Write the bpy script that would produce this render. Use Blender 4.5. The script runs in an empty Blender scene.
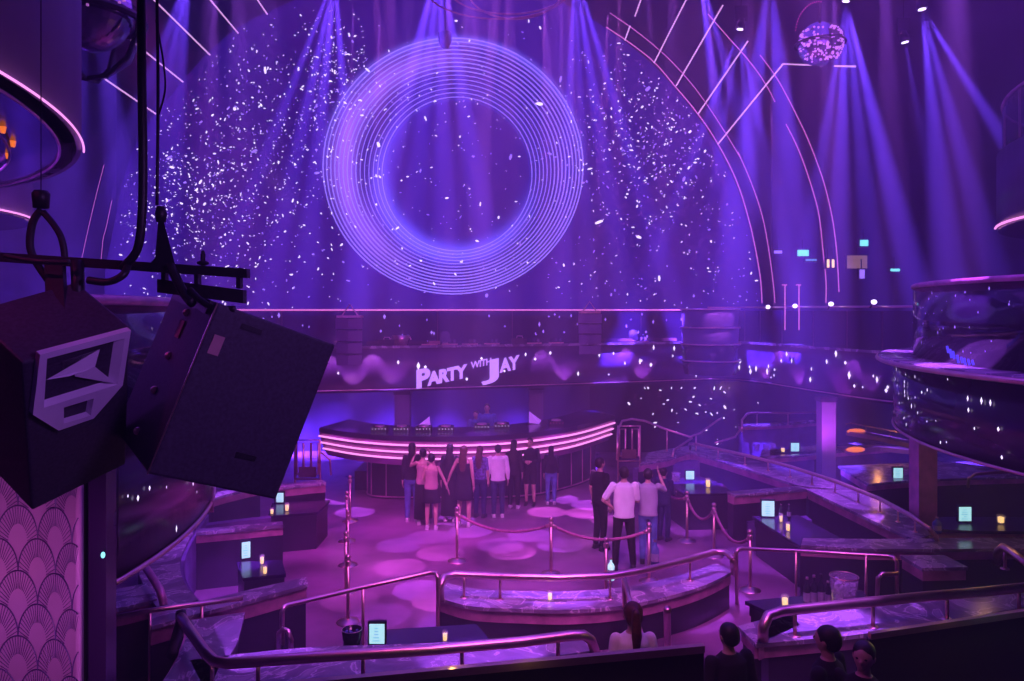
import bpy, bmesh, math, random
from mathutils import Vector, Matrix
random.seed(7)
S = bpy.context.scene
PI = math.pi
F = 740.0; CX = 512.0; HY = 310.0; CZ = 4.8
# ------------------------------------------------------------------ camera
cd = bpy.data.cameras.new('camera'); cam = bpy.data.objects.new('camera', cd)
S.collection.objects.link(cam); S.camera = cam
cam.location = (0, 0, CZ); cam.rotation_euler = (PI/2, 0, 0)
cd.sensor_width = 36.0; cd.lens = 36.0*F/1024.0; cd.shift_y = -(340.5-HY)/1024.0
cd.clip_start = 0.05; cd.clip_end = 200
S.view_settings.view_transform = 'Standard'; S.view_settings.look = 'None'
S.view_settings.gamma = 1.0; S.view_settings.use_curve_mapping = False
S.view_settings.exposure = 0.3
# ------------------------------------------------------------------ world haze
W = bpy.data.worlds.new('world'); S.world = W; W.use_nodes = True
nt = W.node_tree
bg = nt.nodes['Background']; bg.inputs[0].default_value = (0.10, 0.03, 0.5, 1); bg.inputs[1].default_value = 0.02
vs = nt.nodes.new('ShaderNodeVolumeScatter')
vs.inputs['Color'].default_value = (0.93, 0.9, 1, 1); vs.inputs['Density'].default_value = 0.014
vs.inputs['Anisotropy'].default_value = 0.25
nt.links.new(vs.outputs[0], nt.nodes['World Output'].inputs['Volume'])
S.cycles.volume_bounces = 0
S.cycles.max_bounces = 5; S.cycles.diffuse_bounces = 2; S.cycles.glossy_bounces = 3
S.cycles.transmission_bounces = 4; S.cycles.transparent_max_bounces = 8
S.cycles.sample_clamp_indirect = 2.0; S.cycles.sample_clamp_direct = 6.0
S.cycles.use_denoising = True

def P(px, py, Y): return Vector(((px-CX)/F*Y, Y, CZ-(py-HY)/F*Y))
def G(px, py, z=0.0):
    Y = F*(CZ-z)/(py-HY)
    return Vector(((px-CX)/F*Y, Y, z))
def lin(r, g, b):
    f = lambda v: (v/255/12.92) if v/255 <= 0.04045 else ((v/255+0.055)/1.055)**2.4
    return (f(r), f(g), f(b))
# ------------------------------------------------------------------ lights
LK = 1.0
def light(kind, loc, energy, color, target=None, size=1.0, spot=0.5, blend=0.5, sy=None, name='stage_light', spread=None):
    l = bpy.data.lights.new(name, kind); l.energy = energy*LK; l.color = color
    if kind == 'AREA':
        l.size = size
        if sy: l.shape = 'RECTANGLE'; l.size_y = sy
        if spread: l.spread = spread
    if kind == 'SPOT':
        l.spot_size = spot; l.spot_blend = blend; l.shadow_soft_size = size
    if kind == 'POINT': l.shadow_soft_size = size
    o = bpy.data.objects.new(name, l); S.collection.objects.link(o); o.location = loc
    if target is not None:
        o.rotation_euler = (Vector(target)-Vector(loc)).to_track_quat('-Z', 'Y').to_euler()
    return o
BLUE = (0.15, 0.045, 1.0); VIO = (0.34, 0.06, 1.0); MAG = (0.80, 0.05, 0.75)
light('AREA', (0, 16, 15), 620, BLUE, (0, 17, 0), 18, name='hall_wash')
light('AREA', (-1, 12.5, 11), 120, VIO, (-1, 14, 0), 8, name='floor_wash')
light('AREA', (6, 9, 9), 200, VIO, (6, 13, 0), 5, name='terrace_wash')
light('AREA', (-6, 7.5, 6.0), 110, VIO, (-4, 10, 0), 3, name='terrace_wash')
light('AREA', (1.5, 6.2, 9.0), 210, (0.9, 0.15, 0.8), (0.3, 14, 0.5), 4, name='front_fill', spread=math.radians(70))  # unseen pink lamp added to light trims and backs from the front
# magenta wash on the dance floor
light('SPOT', (-2, 6, 12), 4200, MAG, (-2.6, 14.5, 0), 0.3, math.radians(26), 0.9, name='magenta_wash')
light('SPOT', (-7, 12, 11), 2600, MAG, (-2.0, 16.5, 0), 0.3, math.radians(34), 0.9, name='magenta_wash')

# ------------------------------------------------------------------ materials
def mat(name, col, rough=0.5, metal=0.0, emit=None, es=1.0, noise=None, spec=0.5, alpha=None, trans=0.0):
    m = bpy.data.materials.new(name); m.use_nodes = True
    b = m.node_tree.nodes['Principled BSDF']
    b.inputs['Base Color'].default_value = (*col, 1); b.inputs['Roughness'].default_value = rough
    b.inputs['Metallic'].default_value = metal; b.inputs['Specular IOR Level'].default_value = spec
    if emit is not None:
        b.inputs['Emission Color'].default_value = (*emit, 1); b.inputs['Emission Strength'].default_value = es
        m.cycles.emission_sampling = 'NONE'
    if alpha is not None: b.inputs['Alpha'].default_value = alpha
    if trans: b.inputs['Transmission Weight'].default_value = trans
    if noise:
        n = m.node_tree.nodes.new('ShaderNodeTexNoise'); n.inputs['Scale'].default_value = noise[0]; n.inputs['Detail'].default_value = 4
        t = m.node_tree.nodes.new('ShaderNodeTexCoord')
        r = m.node_tree.nodes.new('ShaderNodeValToRGB')
        r.color_ramp.elements[0].position = 0.3; r.color_ramp.elements[1].position = 0.7
        r.color_ramp.elements[0].color = (*[c*(1-noise[1]) for c in col], 1)
        r.color_ramp.elements[1].color = (*[min(1, c*(1+noise[1])) for c in col], 1)
        m.node_tree.links.new(t.outputs['Object'], n.inputs['Vector'])
        m.node_tree.links.new(n.outputs['Fac'], r.inputs['Fac']); m.node_tree.links.new(r.outputs[0], b.inputs['Base Color'])
    return m
def marble():
    m = mat('marble', (0.5, 0.45, 0.5), 0.22)
    N = m.node_tree; b = N.nodes['Principled BSDF']
    t = N.nodes.new('ShaderNodeTexCoord'); n = N.nodes.new('ShaderNodeTexNoise')
    n.inputs['Scale'].default_value = 1.6; n.inputs['Detail'].default_value = 8; n.inputs['Distortion'].default_value = 2.2
    r = N.nodes.new('ShaderNodeValToRGB'); e = r.color_ramp.elements
    e[0].position = 0.36; e[0].color = (0.16, 0.13, 0.19, 1); e[1].position = 0.60; e[1].color = (0.42, 0.38, 0.45, 1)
    x = r.color_ramp.elements.new(0.5); x.color = (0.26, 0.22, 0.30, 1)
    y = r.color_ramp.elements.new(0.525); y.color = (0.8, 0.72, 0.8, 1)
    z = r.color_ramp.elements.new(0.55); z.color = (0.27, 0.23, 0.31, 1)
    N.links.new(t.outputs['Object'], n.inputs['Vector']); N.links.new(n.outputs['Fac'], r.inputs['Fac']); N.links.new(r.outputs[0], b.inputs['Base Color'])
    return m
M = {
 'floor': mat('polished_floor', (0.27, 0.14, 0.25), 0.22, noise=(0.6, 0.6)),
 'ceiling': mat('ceiling_black', (0.02, 0.015, 0.03), 0.9, noise=(2, .3)),
 'wall': mat('dark_wall', (0.06, 0.04, 0.10), 0.55, noise=(0.4, 0.5)),
 'curtain': mat('pale_wall', (0.22, 0.17, 0.32), 0.6, noise=(0.5, .3)),
 'dark': mat('dark_lacquer', (0.035, 0.025, 0.055), 0.3, noise=(1.5, .4)),
 'gloss': mat('black_gloss', (0.03, 0.015, 0.06), 0.2, noise=(1, .3), spec=0.6),
 'black': mat('black_plastic', (0.012, 0.010, 0.016), 0.5, noise=(40, .4)),
 'cab': mat('cabinet_paint', (0.05, 0.04, 0.07), 0.6, noise=(60, .3)),
 'metal': mat('brass_rail', (0.95, 0.62, 0.55), 0.3, 1.0, noise=(5, .1)),
 'trim': mat('rose_trim', (0.68, 0.32, 0.46), 0.35, 0.4, noise=(3, .35)),
 'gold': mat('gold_cap', (0.55, 0.38, 0.28), 0.3, 0.9, noise=(1.2, .4)),
 'marble': marble(),
 'sofa': mat('sofa_velvet', (0.16, 0.10, 0.28), 0.7, noise=(3, .3)),
 'skin': mat('skin', (0.55, 0.33, 0.27), 0.5, noise=(6, .1)),
 'hair': mat('dark_hair', (0.012, 0.008, 0.008), 0.5, noise=(30, .5)),
 'hair_red': mat('auburn_hair', (0.08, 0.018, 0.016), 0.5, noise=(30, .5)),
 'hair_brown': mat('brown_hair', (0.09, 0.035, 0.02), 0.5, noise=(30, .5)),
 'c_black': mat('black_cloth', (0.010, 0.009, 0.014), 0.9, noise=(10, .4)),
 'c_white': mat('white_cloth', (0.88, 0.82, 0.88), 0.8, noise=(5, .08)),
 'c_grey': mat('grey_cloth', (0.38, 0.36, 0.46), 0.8, noise=(5, .1)),
 'c_jean': mat('blue_denim', (0.09, 0.14, 0.38), 0.8, noise=(8, .3)),
 'c_navy': mat('navy_cloth', (0.02, 0.025, 0.09), 0.8, noise=(8, .3)),
 'c_pink': mat('beige_top', (0.5, 0.28, 0.30), 0.8, noise=(8, .1)),
 'c_pat': mat('patterned_cloth', (0.12, 0.10, 0.30), 0.8, noise=(25, .9)),
 'shoe': mat('shoe_leather', (0.6, 0.55, 0.6), 0.5, noise=(8, .1)),
 'shoe_d': mat('dark_shoe', (0.02, 0.02, 0.025), 0.5, noise=(8, .1)),
 'rope': mat('rope_velvet', (0.40, 0.14, 0.25), 0.7, noise=(20, .3)),
 'led': mat('pink_led', (0.5, 0.2, 0.5), 0.4, emit=lin(255, 150, 235), es=1.15),
 'ledthin': mat('rose_led', (0.4, 0.2, 0.4), 0.4, emit=lin(225, 110, 200), es=0.9),
 'ledray': mat('pale_led', (0.5, 0.3, 0.5), 0.4, emit=lin(235, 165, 235), es=1.0),
 'lamp': mat('lamp_face', (0.8, 0.8, 1), 0.4, emit=(0.75, 0.6, 1.0), es=2.5),
 'screenlet': mat('menu_screen', (0.4, 0.6, 0.6), 0.4, emit=lin(150, 205, 212), es=1.15),
 'menuink': mat('menu_ink', (0.3, 0.5, 0.6), 0.4, emit=lin(90, 150, 190), es=0.8),
 'candle': mat('candle_glow', (0.9, 0.7, 0.4), 0.4, emit=lin(255, 205, 130), es=1.5),
 'exit': mat('exit_sign_and_reflection_glow', (0.4, 0.8, 0.8), 0.4, emit=lin(120, 235, 235), es=1.2),
 'warm': mat('warm_doorway', (0.8, 0.7, 0.4), 0.4, emit=lin(190, 140, 90), es=0.35, noise=(1, .4)),
 'amber': mat('amber_lamp', (0.9, 0.5, 0.2), 0.4, emit=lin(255, 120, 45), es=.8),
 'letter': mat('sign_letters', (0.5, 0.4, 0.7), 0.4, emit=lin(190, 135, 250), es=1.0),
 'pixel': mat('white_pixels_and_glints', (0.5, 0.4, 0.7), 0.4, emit=lin(235, 215, 255), es=1.5),
 'pixel2': mat('lilac_pixels_and_glints', (0.5, 0.4, 0.7), 0.4, emit=lin(160, 120, 250), es=1.0),
 'ringline': mat('ring_lines', (0.3, 0.2, 0.6), 0.4, emit=lin(150, 120, 250), es=1.0),
 'ball': mat('mirror_tile', (0.8, 0.75, 0.9), 0.12, 1.0),
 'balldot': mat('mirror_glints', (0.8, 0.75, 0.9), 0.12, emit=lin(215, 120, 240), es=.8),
 'ledred': mat('red_bulbs', (0.6, 0.1, 0.3), 0.4, emit=lin(210, 60, 140), es=0.8),
 'horn': mat('horn_plastic', (0.85, 0.75, 0.95), 0.5, noise=(4, .1)),
 'scallop': mat('scallop_panel', (0.55, 0.40, 0.55), 0.45, noise=(1, .15)),
 'scallop_l': mat('scallop_lines', (0.07, 0.04, 0.16), 0.5, noise=(5, .1)),
 'ice': mat('ice_bucket', (0.8, 0.75, 0.95), 0.15, alpha=0.22),
 'icec': mat('ice_cubes', (0.85, 0.8, 1.0), 0.2),
 'bottle': mat('bottle_glass', (0.02, 0.03, 0.03), 0.08, noise=(3, .3)),
 'bluetxt': mat('letter_reflection', (0.1, 0.1, 0.5), 0.4, emit=lin(80, 60, 235), es=1.0),
 'panelpink': mat('lilac_panel', (0.5, 0.3, 0.6), 0.5, emit=lin(150, 80, 210), es=0.9),
}
def glassy(name, col, a):
    return mat(name, col, 0.06, alpha=a, noise=(1, .2))
M['glass'] = glassy('balcony_glass', (0.05, 0.03, 0.10), 0.45)
M['glassd'] = glassy('smoked_glass', (0.015, 0.01, 0.03), 0.88)

# ------------------------------------------------------------------ object helpers
COL = S.collection
def obj(name, verts, faces, m, parent=None, smooth=False, mats=None, fm=None):
    me = bpy.data.meshes.new(name); me.from_pydata([tuple(v) for v in verts], [], faces); me.update()
    me.materials.append(M[m] if isinstance(m, str) else m)
    if mats:
        for x in mats: me.materials.append(M[x])
        for i, p in enumerate(me.polygons): p.material_index = fm[i]
    if smooth:
        for p in me.polygons: p.use_smooth = True
    o = bpy.data.objects.new(name, me); COL.objects.link(o)
    if parent is not None: setpar(o, parent)
    return o
def setpar(o, p):
    # meshes are built in world coordinates: shift them into the parent's own space
    o.parent = p
    loc = p.get('_w')
    if loc is not None and not o.get('_done'):
        L = Vector(loc)
        if o.type == 'MESH':
            o.data.transform(Matrix.Translation(-L))
    return o
def tag(o, label, cat, group=None, kind=None):
    o['label'] = label; o['category'] = cat
    if group: o['group'] = group
    if kind: o['kind'] = kind
    return o
def struct(o): o['kind'] = 'structure'; return o
def empty(name, loc, label=None, cat=None, group=None):
    o = bpy.data.objects.new(name, None); COL.objects.link(o); o.location = loc; o['_w'] = tuple(loc)
    o.empty_display_size = 0.1
    if label: tag(o, label, cat, group)
    return o
SUB = {'menu_writing': 'lit_face', 'finial': 'pole', 'jog_wheel': 'player_body', 'button_lights': 'player_body', 'wax': 'glass', 'cap': 'bottle_body',
       'paper_label': 'bottle_body', 'end_hook': 'velvet_rope', 'lens': 'head', 'eye': 'body', 'badge': 'cabinet', 'rigging_bolt': 'cabinet', 'warning_sticker': 'cabinet',
       'ring_lines': 'display_panel', 'bright_specks': 'display_panel', 'dim_specks': 'display_panel', 'phase_plug': 'horn_flare', 'rim': 'bucket_wall', 'lettering': 'fascia', 'panel_moulding': 'base_cabinet', 'led_strip': 'front_skirt'}
def finish():
    st = lambda n: n.split('.')[0]
    for root in [o for o in S.objects if o.parent is None and o.children]:
        kids = list(root.children); by = {}
        for k in kids: by.setdefault(st(k.name), k)
        for k in kids:
            host = by.get(SUB.get(st(k.name), ''))
            if host is not None and host is not k: k.parent = host
    for o in S.objects:
        for k in ('_w', '_done'):
            if k in o: del o[k]
class MB:
    def __init__(s): s.v = []; s.f = []; s.m = []
    def add(s, v, f, mi=0):
        n = len(s.v); s.v += [Vector(a) for a in v]; s.f += [tuple(n+i for i in q) for q in f]; s.m += [mi]*len(f)
    def box(s, a, b, mi=0, mx=None):
        x0, y0, z0 = a; x1, y1, z1 = b
        v = [Vector(p) for p in ((x0,y0,z0),(x1,y0,z0),(x1,y1,z0),(x0,y1,z0),(x0,y0,z1),(x1,y0,z1),(x1,y1,z1),(x0,y1,z1))]
        if mx: v = [mx @ p for p in v]
        s.add(v, [(0,3,2,1),(4,5,6,7),(0,1,5,4),(1,2,6,5),(2,3,7,6),(3,0,4,7)], mi)
    def hexa(s, o, u, v, w, mi=0):
        p = [o, o+u, o+u+v, o+v, o+w, o+u+w, o+u+v+w, o+v+w]
        s.add(p, [(0,1,2,3),(7,6,5,4),(0,4,5,1),(1,5,6,2),(2,6,7,3),(3,7,4,0)], mi)
    def tube(s, pts, r, n=8, closed=False, mi=0):
        pts = [Vector(p) for p in pts]; k = len(pts)
        rr = r if isinstance(r, (list, tuple)) else [r]*k
        up = Vector((0, 0, 1)); rings = []; prev = None
        for i in range(k):
            a = pts[i-1] if (i > 0 or closed) else pts[i]; b = pts[(i+1) % k] if (i < k-1 or closed) else pts[i]
            t = (b-a); t = t.normalized() if t.length > 1e-9 else Vector((0,0,1))
            if prev is None:
                x = t.cross(up); x = x if x.length > 1e-3 else t.cross(Vector((1,0,0)))
            else:
                x = prev - t*prev.dot(t)
                if x.length < 1e-4: x = t.cross(up)
            x.normalize(); prev = x; y = t.cross(x)
            rings.append([pts[i]+(x*math.cos(2*PI*j/n)+y*math.sin(2*PI*j/n))*rr[i] for j in range(n)])
        v = [q for g in rings for q in g]; f = []
        for i in range(k if closed else k-1):
            for j in range(n):
                a = i*n+j; b = i*n+(j+1) % n; c = ((i+1) % k)*n+(j+1) % n; d = ((i+1) % k)*n+j
                f.append((a, b, c, d))
        if not closed:
            f.append(tuple(range(n-1, -1, -1))); f.append(tuple((k-1)*n+j for j in range(n)))
        s.add(v, f, mi)
    def lathe(s, c, prof, n=20, mi=0, a0=0, a1=2*PI):
        full = abs(a1-a0-2*PI) < 1e-6; m = n if full else n+1
        v = []
        for r, z in prof:
            for j in range(m):
                a = a0+(a1-a0)*j/n
                v.append((c[0]+r*math.cos(a), c[1]+r*math.sin(a), c[2]+z))
        f = []
        for i in range(len(prof)-1):
            for j in range(n):
                b = (j+1) % m
                f.append((i*m+j, i*m+b, (i+1)*m+b, (i+1)*m+j))
        s.add(v, f, mi)
    def ell(s, c, r, n=12, k=8, mi=0, mx=None):
        v = []; f = []
        for i in range(k+1):
            t = PI*i/k
            for j in range(n):
                a = 2*PI*j/n
                p = Vector((r[0]*math.sin(t)*math.cos(a), r[1]*math.sin(t)*math.sin(a), r[2]*math.cos(t)))
                if mx: p = mx @ p
                v.append(Vector(c)+p)
        for i in range(k):
            for j in range(n):
                f.append((i*n+j, (i+1)*n+j, (i+1)*n+(j+1) % n, i*n+(j+1) % n))
        s.add(v, f, mi)
    def prism(s, poly, z0, z1, mi=0):
        n = len(poly)
        v = [(p[0], p[1], z0) for p in poly]+[(p[0], p[1], z1) for p in poly]
        f = [tuple(range(n-1, -1, -1)), tuple(range(n, 2*n))]
        f += [(i, (i+1) % n, n+(i+1) % n, n+i) for i in range(n)]
        s.add(v, f, mi)
    def strip(s, A, B, z0, z1, mi=0, capends=True):
        n = len(A); v = []
        for a, b in zip(A, B): v += [(a[0], a[1], z0), (a[0], a[1], z1), (b[0], b[1], z1), (b[0], b[1], z0)]
        f = []
        for i in range(n-1):
            o = 4*i
            for k in range(4): f.append((o+k, o+4+k, o+4+(k+1) % 4, o+(k+1) % 4))
        f.append((0, 1, 2, 3)); o = 4*(n-1); f.append((o+3, o+2, o+1, o))
        s.add(v, f, mi)
    def build(s, name, m, parent=None, smooth=False, mats=None):
        me = obj(name, s.v, s.f, m, parent, smooth, mats, s.m if mats else None)
        bm = bmesh.new(); bm.from_mesh(me.data); bmesh.ops.recalc_face_normals(bm, faces=bm.faces); bm.to_mesh(me.data); bm.free()
        return me
def smooth_line(pts, step=6):
    P_ = [Vector(p) for p in pts]
    if len(P_) < 3: return P_
    out = []
    for i in range(len(P_)-1):
        p0 = P_[max(i-1, 0)]; p1 = P_[i]; p2 = P_[i+1]; p3 = P_[min(i+2, len(P_)-1)]
        for k in range(step):
            t = k/step
            out.append(0.5*((2*p1)+(-p0+p2)*t+(2*p0-5*p1+4*p2-p3)*t*t+(-p0+3*p1-3*p2+p3)*t**3))
    out.append(P_[-1]); return out
def offset(line, d):
    out = []
    for i, p in enumerate(line):
        a = line[max(i-1, 0)]; b = line[min(i+1, len(line)-1)]
        t = Vector((b[0]-a[0], b[1]-a[1], 0)).normalized()
        out.append(Vector((p[0]-t.y*d, p[1]+t.x*d, p[2] if len(p) > 2 else 0)))
    return out
def copy_tree(o, parent=None):
    c = o.copy(); COL.objects.link(c)
    if parent is not None: c.parent = parent
    for ch in list(o.children): copy_tree(ch, c)
    return c

# ------------------------------------------------------------------ hall shell
def one(name, a, b, m):
    q = MB(); q.box(a, b); return struct(q.build(name, m))
one('floor', (-18, -2, -0.2), (20, 30, 0), 'floor')
one('ceiling', (-18, -2, 17), (20, 30, 17.2), 'ceiling')
one('wall_back', (-18, 29, 0), (20, 29.2, 17), 'wall')
one('wall_left', (-18, -2, 0), (-17.8, 29, 17), 'wall')
one('wall_right', (19.8, -2, 0), (20, 29, 17), 'wall')
one('wall_front', (-18, -2.2, 0), (20, -2, 17), 'wall')
# pale curved wall at the left of the screen
w = MB(); L = smooth_line([(-14.6, 15, 0), (-15.2, 18, 0), (-15.5, 21, 0), (-15.3, 24.6, 0), (-14.7, 27.5, 0)], 6)
w.strip(L, offset(L, 0.15), 0, 16.9); struct(w.build('wall_left_stage', 'curtain', smooth=False))
w = MB(); L = smooth_line([(9.3, 26.6, 0), (12, 26.6, 0), (15, 25.8, 0), (17.5, 23, 0), (19, 19, 0)], 6)
w.strip(L, offset(L, -0.15), 0, 16.9); struct(w.build('wall_right_stage', 'wall'))
# dark wall below and behind the balcony
one('wall_under_balcony', (-10, 25.2, 0), (12, 25.35, 2.6), 'wall')

# ------------------------------------------------------------------ LED screen
SY = 26.0
def SP(px, py, d=0): return P(px, py, SY-d)
def rad(th):   # outline radius in pixels round (394,330)
    ks = [(0, 371), (35, 371), (68, 368), (95, 352), (113, 342), (138, 322), (165, 296), (180, 288)]
    for (a, ra), (b, rb) in zip(ks, ks[1:]):
        if a <= th <= b:
            t = (th-a)/(b-a); t = t*t*(3-2*t); return ra+(rb-ra)*t
    return 288
def scr_mat():
    m = bpy.data.materials.new('screen_picture'); m.use_nodes = True
    N = m.node_tree; b = N.nodes['Principled BSDF']; b.inputs['Base Color'].default_value = (0.02, 0.01, 0.05, 1); b.inputs['Roughness'].default_value = 0.5
    lk = N.links.new
    t = N.nodes.new('ShaderNodeTexCoord'); sep = N.nodes.new('ShaderNodeSeparateXYZ'); lk(t.outputs['Object'], sep.inputs[0])
    def op(o, a, b_=None, c=None):
        n = N.nodes.new('ShaderNodeMath'); n.operation = o
        for i, v in enumerate((a, b_, c)):
            if v is None: continue
            if isinstance(v, (int, float)): n.inputs[i].default_value = v
            else: lk(v, n.inputs[i])
        return n.outputs[0]
    k = F/SY
    px = op('MULTIPLY_ADD', sep.outputs[0], k, CX); py = op('MULTIPLY_ADD', op('SUBTRACT', sep.outputs[2], CZ), -k, HY)
    def eld(cx, cy, rx, ry):
        x = op('DIVIDE', op('SUBTRACT', px, cx), rx); y = op('DIVIDE', op('SUBTRACT', py, cy), ry)
        return op('SQRT', op('ADD', op('MULTIPLY', x, x), op('MULTIPLY', y, y))), x, y
    di, xi, yi = eld(457, 175, 72, 74); do, xo, yo = eld(453, 166, 130, 128)
    def gauss(d, c, w):
        q = op('DIVIDE', op('SUBTRACT', d, c), w); return op('EXPONENT', op('MULTIPLY', op('MULTIPLY', q, q), -1))
    # inner crescent stronger to the lower left
    wgt = op('MAXIMUM', op('ADD', op('MULTIPLY', yi, 0.55), op('MULTIPLY_ADD', xi, -0.28, 0.32)), 0.05)
    g1 = op('MULTIPLY', gauss(di, 1.06, 0.13), wgt)
    wg2 = op('MAXIMUM', op('MULTIPLY_ADD', xo, -0.8, op('MULTIPLY', yo, -0.25)), 0.0)
    g2 = op('MULTIPLY', gauss(do, 0.84, 0.10), wg2)
    ann = op('MULTIPLY', op('LESS_THAN', do, 1.0), op('GREATER_THAN', di, 1.0))
    wg3 = op('MAXIMUM', op('MULTIPLY_ADD', yo, -0.6, 0.15), 0.0)
    g3 = op('MULTIPLY', gauss(do, 0.99, 0.035), wg3)
    def colmul(fac, col):
        n = N.nodes.new('ShaderNodeVectorMath'); n.operation = 'SCALE'; n.inputs[0].default_value = col; lk(fac, n.inputs['Scale']); return n.outputs[0]
    def vadd(a, b_):
        n = N.nodes.new('ShaderNodeVectorMath'); n.operation = 'ADD'
        lk(a, n.inputs[0])
        if isinstance(b_, tuple): n.inputs[1].default_value = b_
        else: lk(b_, n.inputs[1])
        return n.outputs[0]
    no = N.nodes.new('ShaderNodeTexNoise'); no.inputs['Scale'].default_value = 0.18; lk(t.outputs['Object'], no.inputs['Vector'])
    basef = op('MULTIPLY_ADD', no.outputs['Fac'], 1.0, 0.1)
    c = colmul(basef, (0.034, 0.006, 0.29))
    c = vadd(c, colmul(g1, (0.14, 0.10, 1.2)))
    c = vadd(c, colmul(g2, (0.5, 0.16, 1.2)))
    c = vadd(c, colmul(g3, (0.15, 0.10, 0.8)))
    c = vadd(c, colmul(ann, (0.012, 0.008, 0.09)))
    lk(c, b.inputs['Emission Color']); b.inputs['Emission Strength'].default_value = 1.0
    m.cycles.emission_sampling = 'NONE'
    return m
M['screen'] = scr_mat()
for k_ in ('screenlet',): M[k_].cycles.emission_sampling = 'AUTO'
scr = empty('led_screen', (0, SY, 0), 'huge arched LED screen showing a glowing ring among white specks', 'screen')
scr['_w'] = (0, 0, 0); scr.location = (0, 0, 0)
pts = []
for i in range(61):
    th = 180*i/60; r = rad(th); pts.append((394+r*math.cos(math.radians(th)), 330-r*math.sin(math.radians(th))))
pts = [(pts[0][0], 345)]+pts+[(pts[-1][0], 345)]
fr = [SP(x, y) for x, y in pts]; bk = [p+Vector((0, 0.25, 0)) for p in fr]
n = len(fr); q = MB()
q.add(fr+bk, [tuple(range(n)), tuple(range(2*n-1, n-1, -1))]+[(i, (i+1) % n, n+(i+1) % n, n+i) for i in range(n)])
q.build('display_panel', 'screen', scr)
# concentric lines: outer circle drifts to inner circle
q = MB()
NL = 15
for i in range(NL):
    t = (i/(NL-1))**1.05
    cx = 453+4*t; cy = 166+8*t; rx = 130-55*t; ry = 128-51*t
    pp = [SP(cx+rx*math.cos(a), cy+ry*math.sin(a), 0.02) for a in [2*PI*j/96 for j in range(96)]]
    q.tube(pp, 0.021 if i < 9 else 0.015, 4, True)
q.build('ring_lines', 'ringline', scr)
# specks
def speck(q, p, s, rnd=True):
    a = random.uniform(0, PI); l = s*random.uniform(0.8, 1.9); w_ = s*random.uniform(0.5, 1.0)
    u = Vector((math.cos(a), 0, math.sin(a)))*l/2; v = Vector((-math.sin(a), 0, math.cos(a)))*w_/2
    q.add([p-u-v*.6, p-v, p+u-v*.6, p+u+v*.6, p+v, p-u+v*.6], [(0, 1, 2, 3, 4, 5)])
def inside(x, y):
    dx = x-394; dy = 330-y
    if dy < 20: return False
    th = math.degrees(math.atan2(dy, dx)); return math.hypot(dx, dy) < rad(th)-3
qa = MB(); qb = MB()
def scatter(n, fx, fy, smin=0.025, smax=0.072):
    k = 0
    while k < n:
        x = fx(); y = fy()
        if not inside(x, y): continue
        k += 1
        sz = smin+(smax-smin)*random.random()**2
        speck(qa if random.random() < 0.6 else qb, SP(x, y, 0.05), sz)
g = random.gauss; u = random.uniform
scatter(520, lambda: g(200, 50), lambda: g(215, 55))
scatter(260, lambda: g(170, 40), lambda: g(190, 40))
scatter(330, lambda: g(262, 55), lambda: g(130, 55))
scatter(190, lambda: g(335, 18), lambda: g(70, 28))
scatter(260, lambda: g(330, 45), lambda: g(150, 70))
scatter(420, lambda: g(655, 50), lambda: g(140, 45))
scatter(260, lambda: u(560, 765), lambda: u(50, 305))
scatter(330, lambda: u(110, 760), lambda: u(20, 305))
scatter(120, lambda: u(380, 540), lambda: u(90, 280))
scatter(30, lambda: u(110, 760), lambda: u(30, 300), 0.10, 0.16)
o = qa.build('bright_specks', 'pixel', scr); o['kind'] = 'stuff'
o = qb.build('dim_specks', 'pixel2', scr); o['kind'] = 'stuff'

# dark lamp housing in front of the ring top
lm = empty('hanging_projector', P(445, 45, 22), 'small dark projector hanging before the top of the glowing ring', 'projector')
q = MB(); q.tube([P(445, 38, 22), P(444, -60, 22)], 0.03, 6); q.build('drop_pole', 'black', lm)
q = MB(); q.lathe(P(445, 48, 22), [(0.0, 0), (0.12, 0.02), (0.2, 0.2), (0.2, 0.45), (0.05, 0.5), (0, 0.5)], 12); q.build('housing', 'black', lm, True)

# ------------------------------------------------------------------ LED arcs and rays
def led_line(name, pts, r, m, label, cat='light', group=None, sm=True):
    q = MB(); pp = smooth_line(pts, 5) if sm else pts
    q.tube(pp, r, 6); o = q.build(name, m)
    return tag(o, label, cat, group)
AY = 25.6
def PL(l, Y): return [P(x, y, Y) for x, y in l]
led_line('led_arch', PL([(606,27),(630,43),(654,62),(674,85),(698,114),(718,144),(737,182),(751,228),(760,275),(762,303)], AY), 0.017, 'ledthin', 'innermost pink LED arch following the right edge of the screen', group='led arches right of the screen')
led_line('led_arch', PL([(610,13),(640,34),(668,58),(690,82),(708,106),(728,137),(740,157)], 24.8), 0.012, 'ledthin', 'short upper LED arc just outside the innermost arch', group='led arches right of the screen')
led_line('led_arch', PL([(738,152),(751,182),(762,215),(768,245),(773,281),(775,303)], 24.8), 0.014, 'ledthin', 'second pink LED arch from the screen, its lower half', group='led arches right of the screen')
led_line('led_arch', PL([(708,14),(728,37),(745,56),(759,74),(769,90),(775,102)], 23.5), 0.014, 'ledthin', 'short pink LED arc passing below the small spotlight', group='led arches right of the screen')
led_line('led_arch', PL([(786,124),(795,142),(803,161),(812,188),(819,215),(823,250),(826,281),(826,303)], 23.5), 0.015, 'ledthin', 'third pink LED arch from the screen with an open top', group='led arches right of the screen')
led_line('led_arch', PL([(760,55),(772,71),(782,87),(795,112),(807,137),(818,165),(826,190),(833,222),(837,255),(839,292)], 22.8), 0.014, 'ledthin', 'rightmost long pink LED arch beside the lit doorway', group='led arches right of the screen')
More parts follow.
